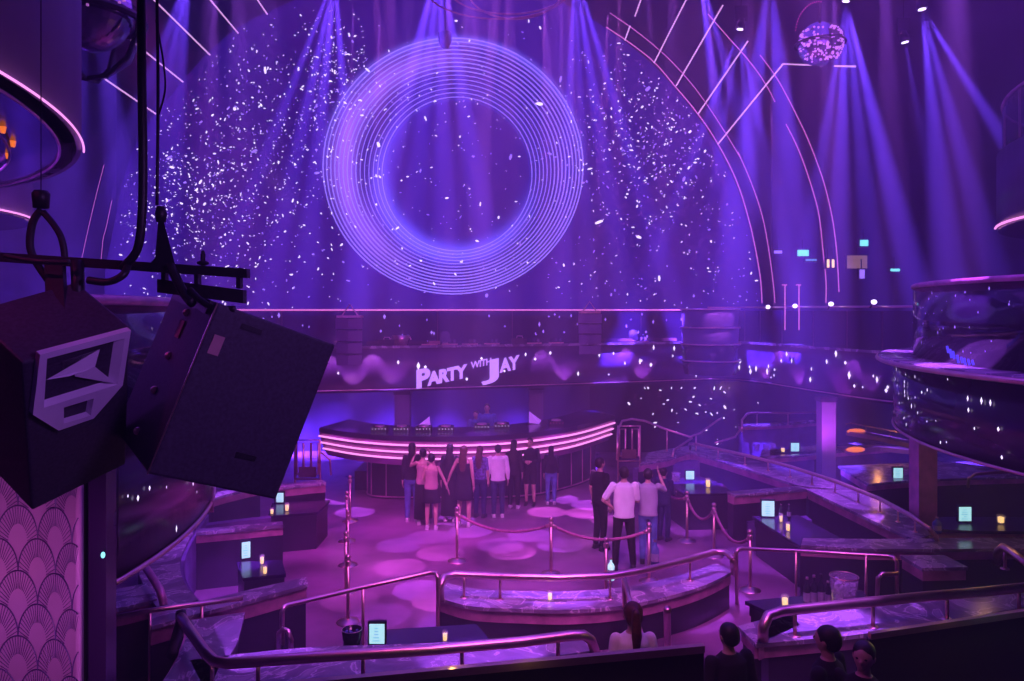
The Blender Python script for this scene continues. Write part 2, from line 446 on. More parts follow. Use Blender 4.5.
rays = [((654,63),(686,0),'long LED ray rising from the arch left of the small spotlight'),((676,86),(723,5),'LED ray ending just left of the small spotlight'),((698,114),(748,41),'LED ray running up past the small spotlight'),
        ((635,16),(643,-6),'short LED ray at the top edge above the arch start'),((625,40),(630,26),'tiny LED ray bridging the two arches')]
for a, b, l in rays:
    led_line('led_ray', [P(*a, AY-0.1), P(*b, 24.0)], 0.024, 'ledray', l, group='led rays right of the screen', sm=False)
led_line('led_ray', [P(718,144,AY-.1), P(783,64,22.5), P(822,65.5,21.5)], 0.024, 'ledray', 'bent LED ray turning level below the mirror ball', group='led rays right of the screen', sm=False)
led_line('led_ray', [P(834,66,21.3), P(856,66.5,21)], 0.024, 'ledray', 'short level LED bar right of the bent ray', group='led rays right of the screen', sm=False)
lrays = [((156,114),(99,75),'lowest LED ray left of the screen'),((183,82),(121,32),'second lowest LED ray left of the screen'),((210,55),(150,-4),'middle LED ray upper left of the screen'),
         ((238,33),(207,-4),'LED ray second from right at the upper left'),((267,14),(255,-4),'shortest LED ray at the top edge left of the screen')]
for a, b, l in lrays:
    led_line('led_ray', [P(*a, 25.8), P(*b, 23.5)], 0.026, 'ledray', l, group='led rays left of the screen', sm=False)
for k, l in enumerate([[(104,165),(95,200),(88,230),(81,262)], [(112,200),(106,228),(103,240),(101,262)]]):
    led_line('edge_line', PL(l, 25.0-0.3*k), 0.007, 'ledthin', ['faint outer edge line on the left wall', 'faint inner edge line beside the speckled screen'][k], 'light trim')

# big round light truss at the top centre
for k, (cx, cy, rx, ry) in enumerate([(515, -12, 48, 31), (509, -14, 62, 28), (498, -16, 75, 35)]):
    q = MB(); q.tube([P(cx+rx*math.cos(a), cy+ry*math.sin(a), 18+0.9*math.sin(a)) for a in [2*PI*j/48 for j in range(48)]], 0.025, 6, True)
    o = q.build('hoop', 'metal', None, True)
    tag(o, ['smallest hoop hanging above the glowing ring', 'middle thin hoop hanging above the glowing ring', 'widest thin hoop hanging above the glowing ring'][k], 'hoop', 'hoops at the top centre')

# ------------------------------------------------------------------ moving lights and their beams
def fixture(px, py, Y, targets, e, spot, label, col=BLUE, r=0.09):
    p = P(px, py, Y)
    hd = empty('spotlight', p, label, 'spotlight', 'ceiling spotlights')
    t0 = Vector(targets[0]); d = (t0-p).normalized()
    q = MB(); q.tube([p-d*0.02, p-d*0.30], [r*1.5, r*0.9], 12); q.build('head', 'black', hd, True)
    q = MB(); q.tube([p, p+d*0.02], r, 12); q.build('lens', 'lamp', hd)
    q = MB(); q.box(tuple(p-d*0.2+Vector((-r*1.9, -.03, .02))), tuple(p-d*0.2+Vector((r*1.9, .03, .45)))); q.build('yoke', 'black', hd); q = MB(); q.tube([p-d*0.2+Vector((0, 0, .4)), Vector((p.x-d.x*.2, p.y-d.y*.2, 16.98))], .015, 6); q.build('drop_rod', 'black', hd)
    for t in targets:
        t = Vector(t); dd = (t-p).normalized()
        light('SPOT', p+dd*0.06, e*24*random.uniform(.6, 1.3), col, t, 0.05, math.radians(spot*random.uniform(1.1, 1.8)), 0.9, name='beam')
    return hd
fixture(846, 1, 20, [P(795, 330, 21), P(835, 330, 21), P(880, 330, 20), P(925, 330, 19.5)], 9000, 5.5, 'bright spotlight at the top edge right of the mirror ball')
fixture(922, 9, 18, [P(955, 330, 18), P(1010, 330, 18), P(1060, 230, 18)], 6500, 6, 'rightmost bright spotlight near the top edge')
fixture(905, 42, 20, [P(925, 150, 20)], 1500, 6, 'faint small spotlight between the two bright right ones')
fixture(740, 29, 21, [P(690, 320, 22), P(640, 300, 22), P(760, 330, 21), P(800, 320, 22)], 5500, 4.5, 'small spotlight among the LED rays right of the screen')
fixture(700, -26, 20, [P(800, 330, 22), P(745, 330, 22)], 7000, 5, 'spotlight above the top edge over the LED rays', r=.08)
fixture(575, -30, 20, [P(590, 330, 23), P(630, 330, 23), P(560, 330, 23), P(680, 320, 23)], 9000, 4.5, 'spotlight above the top edge right of the ring')
fixture(440, -45, 19, [P(400, 330, 23), P(445, 330, 23), P(500, 330, 23), P(350, 330, 23)], 9000, 6, 'spotlight above the top edge over the ring')
fixture(335, -25, 19, [P(260, 330, 23), P(300, 330, 23), P(210, 300, 23), P(360, 330, 23)], 8000, 5, 'spotlight above the top edge left of the ring')
fixture(190, -30, 18, [P(120, 300, 22), P(160, 300, 22), P(90, 250, 22)], 6500, 6, 'spotlight above the top edge over the left rays')
fixture(770, -30, 16, [P(820, 500, 18), P(700, 500, 18)], 6500, 7, 'spotlight above the top edge over the right terraces')
fixture(90, -60, 16, [P(60, 250, 20), P(130, 250, 20)], 5000, 8, 'spotlight above the top edge beside the left mirror ball')

# pools of light on the dance floor
pools = [(585,513),(560,499),(530,535),(547,512),(480,507),(470,531),(440,553),(430,537),(400,545),(512,552),(455,520),(590,505),(610,520),(500,545),(560,545),(600,540),(640,548),(690,530),(740,520),(355,512),(340,500),(400,567),(420,590),(380,615),(440,600),(720,600),(790,570),(350,600)]
for i, (x, y) in enumerate(pools):
    p = G(x, y, 0)
    light('SPOT', (p.x*0.85+random.uniform(-1, 1), p.y-0.5+random.uniform(-1, 1), 12.0), 17000, (0.50, 0.11, 1.0) if i % 3 else (0.8, .15, .9), p, 0.02, math.radians(4.6), 0.15, name='pool_light')
# pools over the terraces
for (x, y, z, e) in [(230,545,1,2600),(200,600,0,1600),(260,640,1,2500),(480,650,1,2200),(820,620,1,2200),(960,600,1,2400),(800,478,1,1800),(850,500,1,2200),(900,525,1,2600),(840,520,0.4,1800),(760,560,0,2000),(970,550,1,2000),(560,590,.6,2200),(680,575,.6,2000),(470,590,.6,1800),(700,600,0,1300),(200,500,1,1500),(790,430,1,1800),(740,470,1,1500)]:
    p = G(x, y, z)
    light('SPOT', (p.x*0.9, p.y-0.8, 11.0), e*8, (0.42, 0.09, 1.0), p, 0.05, math.radians(9), 0.5, name='terrace_light')

# ------------------------------------------------------------------ mirror balls
def mirror_ball(px, py, Y, r, label):
    c = P(px, py, Y); t = empty('mirror_ball', c, label, 'mirror ball')
    q = MB(); q.ell(c, (r, r, r), 36, 22); q.build('ball', 'ball', t)
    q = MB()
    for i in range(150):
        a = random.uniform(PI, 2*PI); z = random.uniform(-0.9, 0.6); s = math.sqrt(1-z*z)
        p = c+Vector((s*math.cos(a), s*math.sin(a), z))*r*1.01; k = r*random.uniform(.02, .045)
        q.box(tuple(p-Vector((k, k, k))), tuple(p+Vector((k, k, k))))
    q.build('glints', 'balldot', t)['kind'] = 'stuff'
    q = MB(); q.tube([c+Vector((r*1.12*math.cos(2*PI*j/40), r*1.12*math.sin(2*PI*j/40), 0)) for j in range(40)], r*0.045, 6, True); q.build('hoop_band', 'black', t)
    q = MB()
    for j in range(18):
        a = math.radians(150+j*6); p = c+Vector((r*1.25*math.cos(PI-PI*j/40-0.2), -0.1, r*1.9*math.sin(0.3+PI*j/40)))
        q.ell(p, (r*.03,)*3, 6, 4)
    q.build('bulb_arc', 'ledred', t)
    q = MB(); q.tube([c+Vector((0, 0, r)), c+Vector((0, 0, 9))], 0.03, 6); q.build('drop_rod', 'black', t)
    return t
mirror_ball(820, 44, 16, 0.46, 'mirror ball hanging at the upper right under red bulbs')
c = P(86, 8, 9); t = empty('mirror_ball', c, 'mirror ball in a dark cage cut by the upper left cylinder', 'mirror ball')
q = MB(); q.ell(c, (.52, .52, .52), 36, 22); q.build('ball', 'ball', t)
q = MB(); q.lathe(c, [(0.63, 0.0), (0.62, -0.25), (0.5, -0.58), (0.25, -0.8), (0.02, -0.84)], 28); q.build('glass_bowl', 'glass', t, True)
q = MB(); q.tube([c+Vector((.64*math.cos(2*PI*j/40), .64*math.sin(2*PI*j/40), -0.12)) for j in range(40)], 0.045, 6, True)
for a in (0, PI/2, PI, 1.5*PI): q.tube([c+Vector((r_*math.cos(a), r_*math.sin(a), z_)) for r_, z_ in [(0.64, -.1), (0.62, -.3), (.5, -.6), (.25, -.82), (0, -.86)]], 0.028, 6)
q.build('cage', 'black', t)
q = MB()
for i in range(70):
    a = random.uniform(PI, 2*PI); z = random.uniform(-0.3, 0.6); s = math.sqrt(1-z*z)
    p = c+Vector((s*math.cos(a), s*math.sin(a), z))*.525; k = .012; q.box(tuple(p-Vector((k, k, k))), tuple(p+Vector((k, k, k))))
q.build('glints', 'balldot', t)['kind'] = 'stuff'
q = MB(); q.tube([c+Vector((0, 0, .5)), c+Vector((0, 0, 8))], 0.03, 6); q.build('drop_rod', 'black', t)

# ------------------------------------------------------------------ round balconies (pods)
def arc(c, R, a0, a1, n=48): return [Vector((c[0]+R*math.cos(math.radians(a0+(a1-a0)*i/n)), c[1]+R*math.sin(math.radians(a0+(a1-a0)*i/n)), 0)) for i in range(n+1)]
def at(l, z): return [Vector((p[0], p[1], z)) for p in l]
# upper left round balcony
UL = empty('round_balcony', (-10.8, 4.25, 6.5), 'huge round upper balcony at the upper left with a pink LED rim', 'balcony')
A = arc((-10.8, 4.25), 7.2, -20, 110); B = arc((-10.8, 4.25), 7.0, -20, 110)
q = MB(); q.strip(A, B, 6.52, 9.8); q.build('fascia', 'curtain', UL, True)
q = MB(); poly = arc((-10.8, 4.25), 7.15, -20, 110)+[Vector((-15, 9, 0)), Vector((-15, 2, 0))]; q.prism(poly, 6.52, 6.62); q.build('soffit', 'gloss', UL)
q = MB(); q.tube(at(arc((-10.8, 4.25), 7.22, -20, 31), 6.5), 0.010, 6); q.build('led_rim', 'led', UL)
q = MB()
for R, z in ((7.0, 6.50), (6.55, 6.46)): q.tube(at(arc((-10.8, 4.25), R, -20, 110), z), 0.014, 6)
q.build('soffit_trim', 'trim', UL)
for (x, y) in ((3, 131), (13, 145), (8, 157)):
    p = P(x, y, F*1.68/(HY-y)); q = MB(); q.lathe(p, [(0, -.02), (.018, -.02), (.03, .05)], 10); q.build('downlight', 'amber', UL)
q = MB(); q.box((-5.1, 6.05, 7.4), (-4.6, 6.1, 9.6)); 
# second left pod further back
U2 = empty('round_balcony', (-11, 14, 6.5), 'small slice of a farther round balcony with pink rim at left edge', 'balcony')
cc = (-12.1, 13.0); R2 = 3.1
q = MB(); q.strip(arc(cc, R2, -60, 120, 30), arc(cc, R2-.2, -60, 120, 30), 6.55, 9.2); q.build('fascia', 'curtain', U2, True)
q = MB(); q.prism(arc(cc, R2-.03, 0, 360, 40)[:-1], 6.5, 6.6); q.build('soffit', 'gloss', U2)
q = MB(); q.tube(at(arc(cc, R2+.02, -60, 35, 30), 6.56), 0.018, 6); q.build('led_rim', 'led', U2)
# upper right round balcony
cr = (15.2, 13.0); RR = 5.6
UR = empty('round_balcony', (cr[0], cr[1], 6.5), 'round upper balcony at the right edge with a glass rail and pink rim', 'balcony')
q = MB(); q.strip(arc(cr, RR, 90, 270), arc(cr, RR-.2, 90, 270), 6.55, 8.1); q.build('fascia', 'dark', UR, True)
q = MB(); q.prism(arc(cr, RR-.03, 60, 300), 6.5, 6.6); q.build('soffit', 'gloss', UR)
q = MB(); q.tube(at(arc(cr, RR+.02, 148, 270), 6.56), 0.025, 6); q.build('led_rim', 'led', UR)
q = MB(); q.strip(arc(cr, RR-.1, 90, 270), arc(cr, RR-.12, 90, 270), 8.1, 9.15); q.build('glass_rail', 'glass', UR, True)
q = MB(); q.tube(at(arc(cr, RR-.11, 90, 270), 9.17), 0.035, 8); q.build('rail_tube', 'trim', UR, True)
for k in range(7):
    a = math.radians(150+k*14); p = Vector((cr[0]+(RR-.14)*math.cos(a), cr[1]+(RR-.14)*math.sin(a), 0)); q = MB(); q.tube([p+Vector((0,0,8.1)), p+Vector((0,0,9.15))], .02, 6); q.build('post', 'metal', UR)

def lower_pod(c, R, a0, a1, flip, label, z0=3.0, zl=4.0, gh=1.15):
    t = empty('curved_balcony', (c[0], c[1], z0), label, 'balcony')
    A = arc(c, R, a0, a1, 60); B = arc(c, R-.15, a0, a1, 60)
    q = MB(); q.strip(A, B, z0, zl); q.build('fascia', 'gloss', t, True)
    q = MB(); q.strip(arc(c, R+.22, a0, a1, 60), arc(c, R-.5, a0, a1, 60), zl, zl+.09); q.build('ledge', 'marble', t, True)
    q = MB(); q.tube(at(arc(c, R+.23, a0, a1, 60), zl+.04), .035, 8); q.build('ledge_trim', 'metal', t, True)
    q = MB(); q.tube(at(arc(c, R+.005, a0, a1, 60), z0), .022, 6); q.build('lower_trim', 'metal', t, True)
    q = MB(); q.strip(arc(c, R-.28, a0, a1, 60), arc(c, R-.3, a0, a1, 60), zl+.09, zl+gh); q.build('glass_rail', 'glassd', t, True)
    q = MB(); q.tube(at(arc(c, R-.29, a0, a1, 60), zl+gh+.02), .04, 8); q.build('rail_tube', 'trim', t, True)
    q = MB(); q.strip(arc(c, R-.15, a0, a1, 60), arc(c, R-2.8, a0, a1, 60), z0+.02, z0+.2); q.build('deck', 'dark', t)
    return t
LP = lower_pod((-7.95, 5.4), 5.35, -6.3, 75, 1, 'near curved balcony with black glossy face behind the loudspeakers', gh=.85)
# right: rightmost->face toward -X around Y 8..11
RPc = (11.6, 9.2); RPR = 6.1
RP = lower_pod(RPc, RPR, 125, 215, -1, 'curved balcony with smoked glass and painted glints on its glossy face at right')
def specks_on(parent, fn, n, s0, s1, m='pixel', name='glint_dots'):  # glowing flecks painted where surfaces reflect the mirror-ball light
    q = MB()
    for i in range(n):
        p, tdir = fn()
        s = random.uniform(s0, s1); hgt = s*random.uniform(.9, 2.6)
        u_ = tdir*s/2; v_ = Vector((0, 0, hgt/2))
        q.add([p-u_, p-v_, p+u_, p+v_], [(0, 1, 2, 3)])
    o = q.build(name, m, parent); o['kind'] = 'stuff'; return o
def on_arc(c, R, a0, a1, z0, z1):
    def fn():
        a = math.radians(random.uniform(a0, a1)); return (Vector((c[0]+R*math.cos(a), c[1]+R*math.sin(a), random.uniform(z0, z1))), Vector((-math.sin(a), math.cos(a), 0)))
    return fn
specks_on(RP, on_arc(RPc, RPR+.02, 152, 196, 3.1, 3.95), 44, .018, .04)  # painted reflections on the glossy pod faces and their glass
specks_on(RP, on_arc(RPc, RPR-.26, 152, 196, 4.2, 5.1), 50, .012, .03, 'pixel2', 'glass_glints')
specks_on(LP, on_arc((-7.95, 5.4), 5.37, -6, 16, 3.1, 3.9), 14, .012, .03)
specks_on(LP, on_arc((-7.95, 5.4), 5.1, 8, 50, 4.2, 5.1), 90, .012, .03, 'pixel', 'glass_glints')
# blue illegible lettering reflected in the right glass, painted as glowing strokes
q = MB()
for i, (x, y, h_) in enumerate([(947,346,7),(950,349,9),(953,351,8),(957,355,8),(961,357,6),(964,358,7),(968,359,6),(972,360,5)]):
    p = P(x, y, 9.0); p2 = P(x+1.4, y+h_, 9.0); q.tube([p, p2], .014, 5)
o = q.build('reflected_lettering', 'bluetxt', RP)

# ------------------------------------------------------------------ main balcony across the back
bl = smooth_line([(-13.2, 20.2, 0), (-9, 19.6, 0), (-5.2, 19.9, 0), (-1.0, 21.0, 0), (3.1, 22.3, 0), (6.2, 23.4, 0)], 8)
bl2 = smooth_line([(6.2, 23.4, 0), (7.0, 23.2, 0), (7.6, 22.2, 0), (8.3, 19.6, 0), (9.2, 17.4, 0), (11.5, 15.2, 0)], 8)
allb = bl+bl2[1:]
BAL = empty('main_balcony', (0, 21, 2.6), 'long balcony across the back with LED fascia below the ring screen', 'balcony')
q = MB(); q.strip(allb, offset(allb, .15), 2.62, 3.75); q.build('fascia', mat('fascia_panel', (.12, .07, .20), .35, noise=(.8, .4)), BAL, True)
q = MB(); q.strip(allb, offset(allb, 1.7), 2.55, 2.66); q.build('deck', 'dark', BAL)
q = MB(); q.strip(offset(allb, -.06), offset(allb, .35), 3.75, 3.82); q.build('ledge', 'marble', BAL)
q = MB(); q.strip(offset(allb, .12), offset(allb, .14), 3.82, 4.78); q.build('glass_rail', 'glass', BAL)
q = MB(); q.tube(at(offset(bl[:], .13), 4.8), .024, 8); q.build('rail_tube', 'ledthin', BAL, True)
q = MB(); q.tube(at(offset(bl2[:], .13), 4.88), .03, 8); q.build('rail_tube', 'metal', BAL, True)
q = MB(); q.tube(at(offset(allb, -.01), 2.62), .018, 6); q.build('lower_trim', 'metal', BAL)
for i in range(2, len(allb), 4):
    p = offset(allb, .16)[i]; q = MB(); q.tube([Vector((p.x, p.y, 3.8)), Vector((p.x, p.y, 4.78))], .018, 6); q.build('post', 'metal', BAL)
# lettering
def text_mesh(s, size, off=0.0, ext=0.02):
    cu = bpy.data.curves.new('t', 'FONT'); cu.body = s; cu.size = size; cu.offset = off; cu.extrude = ext; cu.space_character = 0.94
    o = bpy.data.objects.new('t', cu); COL.objects.link(o); dg = bpy.context.evaluated_depsgraph_get()
    me = bpy.data.meshes.new_from_object(o.evaluated_get(dg)); w_ = max(v.co.x for v in me.vertices); bpy.data.objects.remove(o)
    return me, w_
def word(s, px, py, hpx, wpx, ang, m='letter', Yf=None, off=0.035, parent=None, name='lettering', shear=0.0):
    Y = Yf(px); k = Y/F
    me, w_ = text_mesh(s, 1.0, off)
    ho = max(v.co.y for v in me.vertices)
    sx = wpx*k/w_; sy = hpx*k/ho
    p = P(px, py, Y)
    sl = (Yf(px+20)-Yf(px-20))/(40*k); 
    X = Vector((math.cos(ang), sl*math.cos(ang), math.sin(ang))); Z = Vector((0, 0, 1))
    Nn = Vector((0, -1, 0))
    me.transform(Matrix(((X.x*sx, Z.x*sy, Nn.x, p.x), (X.y*sx, Z.y*sy, Nn.y, p.y), (X.z*sx, Z.z*sy, Nn.z, p.z), (0, 0, 0, 1))))
    me.materials.clear(); me.materials.append(M[m])
    o = bpy.data.objects.new(name, me); COL.objects.link(o); setpar(o, parent); return o
def Yface(px):
    best = None
    for a, b in zip(allb, allb[1:]):
        pa = CX+a[0]/a[1]*F; pb = CX+b[0]/b[1]*F
        if pa <= px <= pb and pb > pa:
            t = (px-pa)/(pb-pa); return a[1]+(b[1]-a[1])*t-0.06
    return 21
an = math.radians(11)
word('P', 416, 388, 18, 14, an, Yf=Yface, parent=BAL, off=.05)
word('ARTY', 428.5, 385, 13.0, 39, an, Yf=Yface, parent=BAL, off=.05)
word('WITH', 471, 368.5, 6.6, 20.5, an, Yf=Yface, parent=BAL, off=.025)
word('J', 487, 378, 17.5, 12.0, an, Yf=Yface, parent=BAL, off=.03)
word('AY', 500.5, 372, 13.2, 19.5, an, Yf=Yface, parent=BAL, off=.045)
# mirror-ball spots on the fascia and glass, painted as glowing specks
def on_poly(line, z0, z1, pxa=None, pxb=None):
    def fn():
        while True:
            i = random.randrange(len(line)-1); a, b = Vector(line[i]), Vector(line[i+1]); t = random.random(); p = a+(b-a)*t
            x = CX+p.x/p.y*F
            if pxa is None or pxa <= x <= pxb:
                return (Vector((p.x, p.y, random.uniform(z0, z1))), Vector((b.x-a.x, b.y-a.y, 0)).normalized())
    return fn
specks_on(BAL, on_poly(offset(allb, -.03), 2.75, 3.7, 330, 900), 60, .04, .10)
specks_on(BAL, on_poly(offset(allb, .10), 3.9, 4.75, 120, 700), 60, .03, .08, 'pixel2', 'glass_glints')
# unseen spots added to throw pink lobes on the fascia
for i, x in enumerate([325, 352, 372, 392, 545, 567, 630, 646, 700, 762, 775, 795, 850, 868]):
    Y = Yface(x)-0.35; p = P(x, 0, Y); 
    if i % 2: a = (p.x, Y, 2.35); b = (p.x, Y+.3, 3.3)
    else: a = (p.x, Y, 4.0); b = (p.x, Y+.3, 3.1)
    light('SPOT', a, 55, (0.75, 0.16, 1.0), b, 0.02, math.radians(58), 0.4, name='fascia_lobe_spot')
# interior wall behind the balcony and things standing on its ledge
one('wall_balcony_back', (-12, 24.7, 2.66), (9.5, 24.85, 4.6), 'wall')
def hx(i): return random.uniform(*i)
gear = [(388,'bag'),(401,'pot'),(430,'box'),(445,'lamp'),(450,'box'),(470,'box'),(492,'box'),(520,'bag'),(534,'box'),(556,'box'),(633,'lamp'),(641,'box')]
for i, (x, k) in enumerate(gear):
    Y = Yface(x)+0.22; p = P(x, 0, Y); z = 3.82
    near = ['beside the left speaker column', 'left of the banner letters', 'above the first letter of the banner', 'above the middle of the banner', 'right of the middle lamp', 'above the small word of the banner', 'above the last word of the banner', 'past the banner end', 'right of the banner', 'by the right speaker column', 'before the curved glass corner', 'at the curved glass corner'][i]
    if k == 'pot':
        t = empty('ice_bucket', (p.x, Y, z), 'metal bucket on the balcony ledge '+near, 'bucket'); q = MB(); q.lathe((p.x, Y, z), [(0, 0), (.16, 0), (.24, .28), (.22, .28), (.15, .02)], 16); q.build('pail', 'metal', t, True)
        q = MB(); q.tube([(p.x-.24, Y, z+.24), (p.x-.28, Y, z+.15)], .02, 6); q.tube([(p.x+.24, Y, z+.24), (p.x+.28, Y, z+.15)], .02, 6); q.build('handle', 'metal', t)
    elif k == 'lamp':
        t = empty('candle_lamp', (p.x, Y, z), 'glass lamp on the balcony ledge '+near, 'lamp'); q = MB(); q.lathe((p.x, Y, z), [(0, 0), (.1, 0), (.1, .04), (.08, .06)], 14); q.build('base', 'metal', t)
        q = MB(); q.lathe((p.x, Y, z+.04), [(.08, 0), (.15, .12), (.13, .30), (.05, .34), (0, .34)], 14); q.build('globe', 'ice', t, True)
    elif k == 'bag':
        t = empty('folded_stand', (p.x, Y, z), 'dark equipment case on the balcony ledge '+near, 'case'); q = MB(); q.box((p.x-.25, Y-.12, z), (p.x+.2, Y+.12, z+.17)); q.build('case_body', 'cab', t)
        q = MB(); q.tube([(p.x-.1, Y-.13, z+.17), (p.x-.08, Y-.13, z+.23), (p.x+.06, Y-.13, z+.23), (p.x+.08, Y-.13, z+.17)], .014, 6); q.build('handle', 'metal', t)
    else:
        t = empty('menu_stand', (p.x, Y, z), 'low glossy tray of glasses on the balcony ledge '+near, 'tray'); q = MB(); q.box((p.x-.22, Y-.14, z), (p.x+.22, Y+.14, z+.03)); q.build('tray_base', 'metal', t)
        for d in (-.13, 0, .13):
            q = MB(); q.lathe((p.x+d, Y, z+.03), [(.03, 0), (.05, .12), (.045, .12), (.02, .01)], 10); q.build('glass', 'ice', t, True)
    t.name = {'pot': 'ice_bucket', 'lamp': 'candle_lamp', 'bag': 'equipment_case', 'box': 'glass_tray'}[k]
# short benches (pink) on the balcony ledge are simple long cushions
for (xa, xb) in ((367, 398), (405, 440), (600, 632), (645, 676)):
    Y = (Yface(xa)+Yface(xb))/2+0.33; a = P(xa, 0, Y); b = P(xb, 0, Y)
    q = MB(); q.box((a.x, Y-.1, 3.84), (b.x, Y+.12, 3.93)); o = q.build('bar_mat', 'c_pink'); 
    tag(o, {367: 'leftmost pale bar mat on the balcony ledge', 405: 'pale bar mat above the banner start', 600: 'pale bar mat between speaker column and small lamp', 645: 'pale bar mat before the curved glass corner'}[xa], 'bar mat', 'bar mats on the balcony ledge')

# line array speakers
def line_array(px, Y, z0, z1, w_, label, n=4, m='cab'):
    c = P(px, 0, Y); t = empty('line_array_speaker', (c.x, Y, z0), label, 'speaker'); hh = (z1-z0)/n
    m = 'curtain'
    for i in range(n):
        q = MB(); z = z0+i*hh; d = .35; tw = w_/2*(0.94+0.02*i)
        q.add([(c.x-tw, Y, z+.02), (c.x+tw, Y, z+.02), (c.x+tw*.8, Y+d, z+.02), (c.x-tw*.8, Y+d, z+.02), (c.x-tw, Y, z+hh-.02), (c.x+tw, Y, z+hh-.02), (c.x+tw*.8, Y+d, z+hh-.02), (c.x-tw*.8, Y+d, z+hh-.02),
               (c.x, Y-.12, z+.04), (c.x, Y-.12, z+hh-.04)], [(0,8,9,4),(8,1,5,9),(1,2,6,5),(2,3,7,6),(3,0,4,7),(4,9,5,6,7),(0,3,2,1,8)])
        q.build('speaker_box', m, t)
    q = MB(); q.box((c.x-w_*.45, Y-.05, z1), (c.x+w_*.45, Y+.3, z1+.06)); q.tube([(c.x-w_*.3, Y+.1, z1+.05), (c.x, Y+.1, z1+.35), (c.x+w_*.3, Y+.1, z1+.05)], .02, 6); q.build('flying_frame', 'metal', t)
    return t
line_array(349, 19.2, 3.35, 4.6, .70, 'line array speaker before the balcony glass at left, beside the loudspeaker')
line_array(590, 21.4, 3.5, 4.7, .68, 'line array speaker before the balcony glass right of the banner')
# big round banded drum at the balcony corner
c = P(710, 0, 22.6); t = empty('curved_glass_booth', (c.x, 22.6, 2.9), 'rounded banded glass booth bulging at the right balcony corner', 'booth')
for i, (r0, r1, z0, z1) in enumerate([(.8, .84, 2.85, 3.25), (.86, .86, 3.3, 3.75), (.86, .86, 3.8, 4.25), (.86, .86, 4.3, 4.8)]):
    q = MB(); q.lathe((c.x, 22.6, 0), [(r0*.96, z0), (r1, z1), (r1-.04, z1), (r0*.96-.04, z0), (r0*.96, z0)], 36); q.build('glass_band', 'gloss' if i < 2 else 'curtain', t, True)
for z in (3.27, 3.77, 4.27, 4.82):
    q = MB(); q.tube([(c.x+.88*math.cos(2*PI*j/40), 22.6+.88*math.sin(2*PI*j/40), z) for j in range(40)], .025, 6, True); q.build('band_ring', 'metal', t, True)
light('SPOT', (c.x+.3, 20.8, 6.5), 260, (.7, .15, 1), (c.x, 22.3, 4), .02, math.radians(25), .4, name='booth_light')

# columns under the balcony
def column(px, Y, w_, label, m='curtain'):
    c = P(px, 0, Y); t = empty('column', (c.x, Y, 0), label, 'column')
    q = MB(); q.box((c.x-w_/2, Y-w_/2, .12), (c.x+w_/2, Y+w_/2, 2.42)); q.build('shaft', m, t)
    q = MB(); q.box((c.x-w_/2-.04, Y-w_/2-.04, 0), (c.x+w_/2+.04, Y+w_/2+.04, .12)); q.build('base', 'dark', t)
    q = MB(); q.box((c.x-w_/2-.03, Y-w_/2-.03, 2.42), (c.x+w_/2+.03, Y+w_/2+.03, 2.54)); q.build('capital', 'dark', t)
column(403, 21.0, .42, 'blue lit column under the balcony left of the performers')
column(536, 22.3, .42, 'blue lit column under the balcony right of the performers')
column(826, 19.3, .36, 'magenta lit column under the balcony above the right booths')
column(641+282, 13.8, .34, 'dim red column under the right curved balcony', 'trim')
light('SPOT', P(403, 480, 19.6), 60, BLUE, P(403, 410, 21), .3, math.radians(60), .5, name='column_light')
light('SPOT', P(536, 480, 21), 60, BLUE, P(536, 410, 22.3), .3, math.radians(60), .5, name='column_light')
light('SPOT', P(826, 455, 18.2), 190, (.7, .08, .9), P(826, 415, 19.3), .3, math.radians(70), .5, name='column_light')
# reflections in the glass wall below the balcony, painted as glowing specks
t = empty('glass_wall', P(692, 420, 24.9), 'dark glass wall with painted white reflections under the balcony right of the booth', 'screen')
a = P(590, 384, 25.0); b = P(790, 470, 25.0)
q = MB(); q.box((a.x, 25.0, b.z), (b.x, 25.1, 2.45)); q.build('display_panel', 'gloss', t)  # dark glass pane that carries the painted reflections
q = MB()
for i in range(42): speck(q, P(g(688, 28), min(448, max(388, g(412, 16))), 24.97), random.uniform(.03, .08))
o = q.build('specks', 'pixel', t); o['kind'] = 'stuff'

# ------------------------------------------------------------------ signs and lamps on the far right wall
def sign(px, py, Y, w_, h_, m, name, label, cat):
    p = P(px, py, Y); q = MB(); k = Y/F
    t = empty(name, p, label, cat)
    q.box((p.x-w_*k/2-.04, Y, p.z-h_*k/2-.04), (p.x+w_*k/2+.04, Y+.1, p.z+h_*k/2+.04)); q.build('housing', 'dark', t)
    q = MB(); q.box((p.x-w_*k/2, Y-.02, p.z-h_*k/2), (p.x+w_*k/2, Y, p.z+h_*k/2)); q.build('lit_face', m, t)
    q = MB(); q.tube([(p.x, Y+.05, p.z+h_*k/2), (p.x, Y+.05, p.z+h_*k/2+.35)], .02, 6); q.build('bracket', 'black', t)
    return t
sign(803, 253, 24.5, 11, 6, 'exit', 'exit_sign', 'cyan lit sign left of the doorway on the far right wall', 'sign')
sign(864, 243, 23.5, 8, 6, 'exit', 'exit_sign', 'cyan lit sign above and right of the warm doorway', 'sign')
sign(895, 270, 22, 9, 2.5, 'exit', 'exit_sign', 'small dim cyan sign at far right above the balcony rail', 'sign')
sign(811, 260, 24.4, 11, 2, 'menuink', 'exit_sign', 'thin teal bar just below the left cyan sign', 'sign')
sign(778, 252, 24.8, 8, 3, 'pixel2', 'exit_sign', 'faint mauve sign left of the cyan one', 'sign')
sign(828, 263.5, 22.9, 2.2, 8, 'candle', 'wall_lamp', 'left narrow warm lamp between the two LED arches', 'lamp')
sign(833, 263.5, 22.9, 2.2, 8, 'candle', 'wall_lamp', 'right narrow warm lamp between the two LED arches', 'lamp')
sign(857, 262, 25.0, 20, 13, 'warm', 'lit_doorway', 'dim warm lit opening on the far right wall', 'doorway')
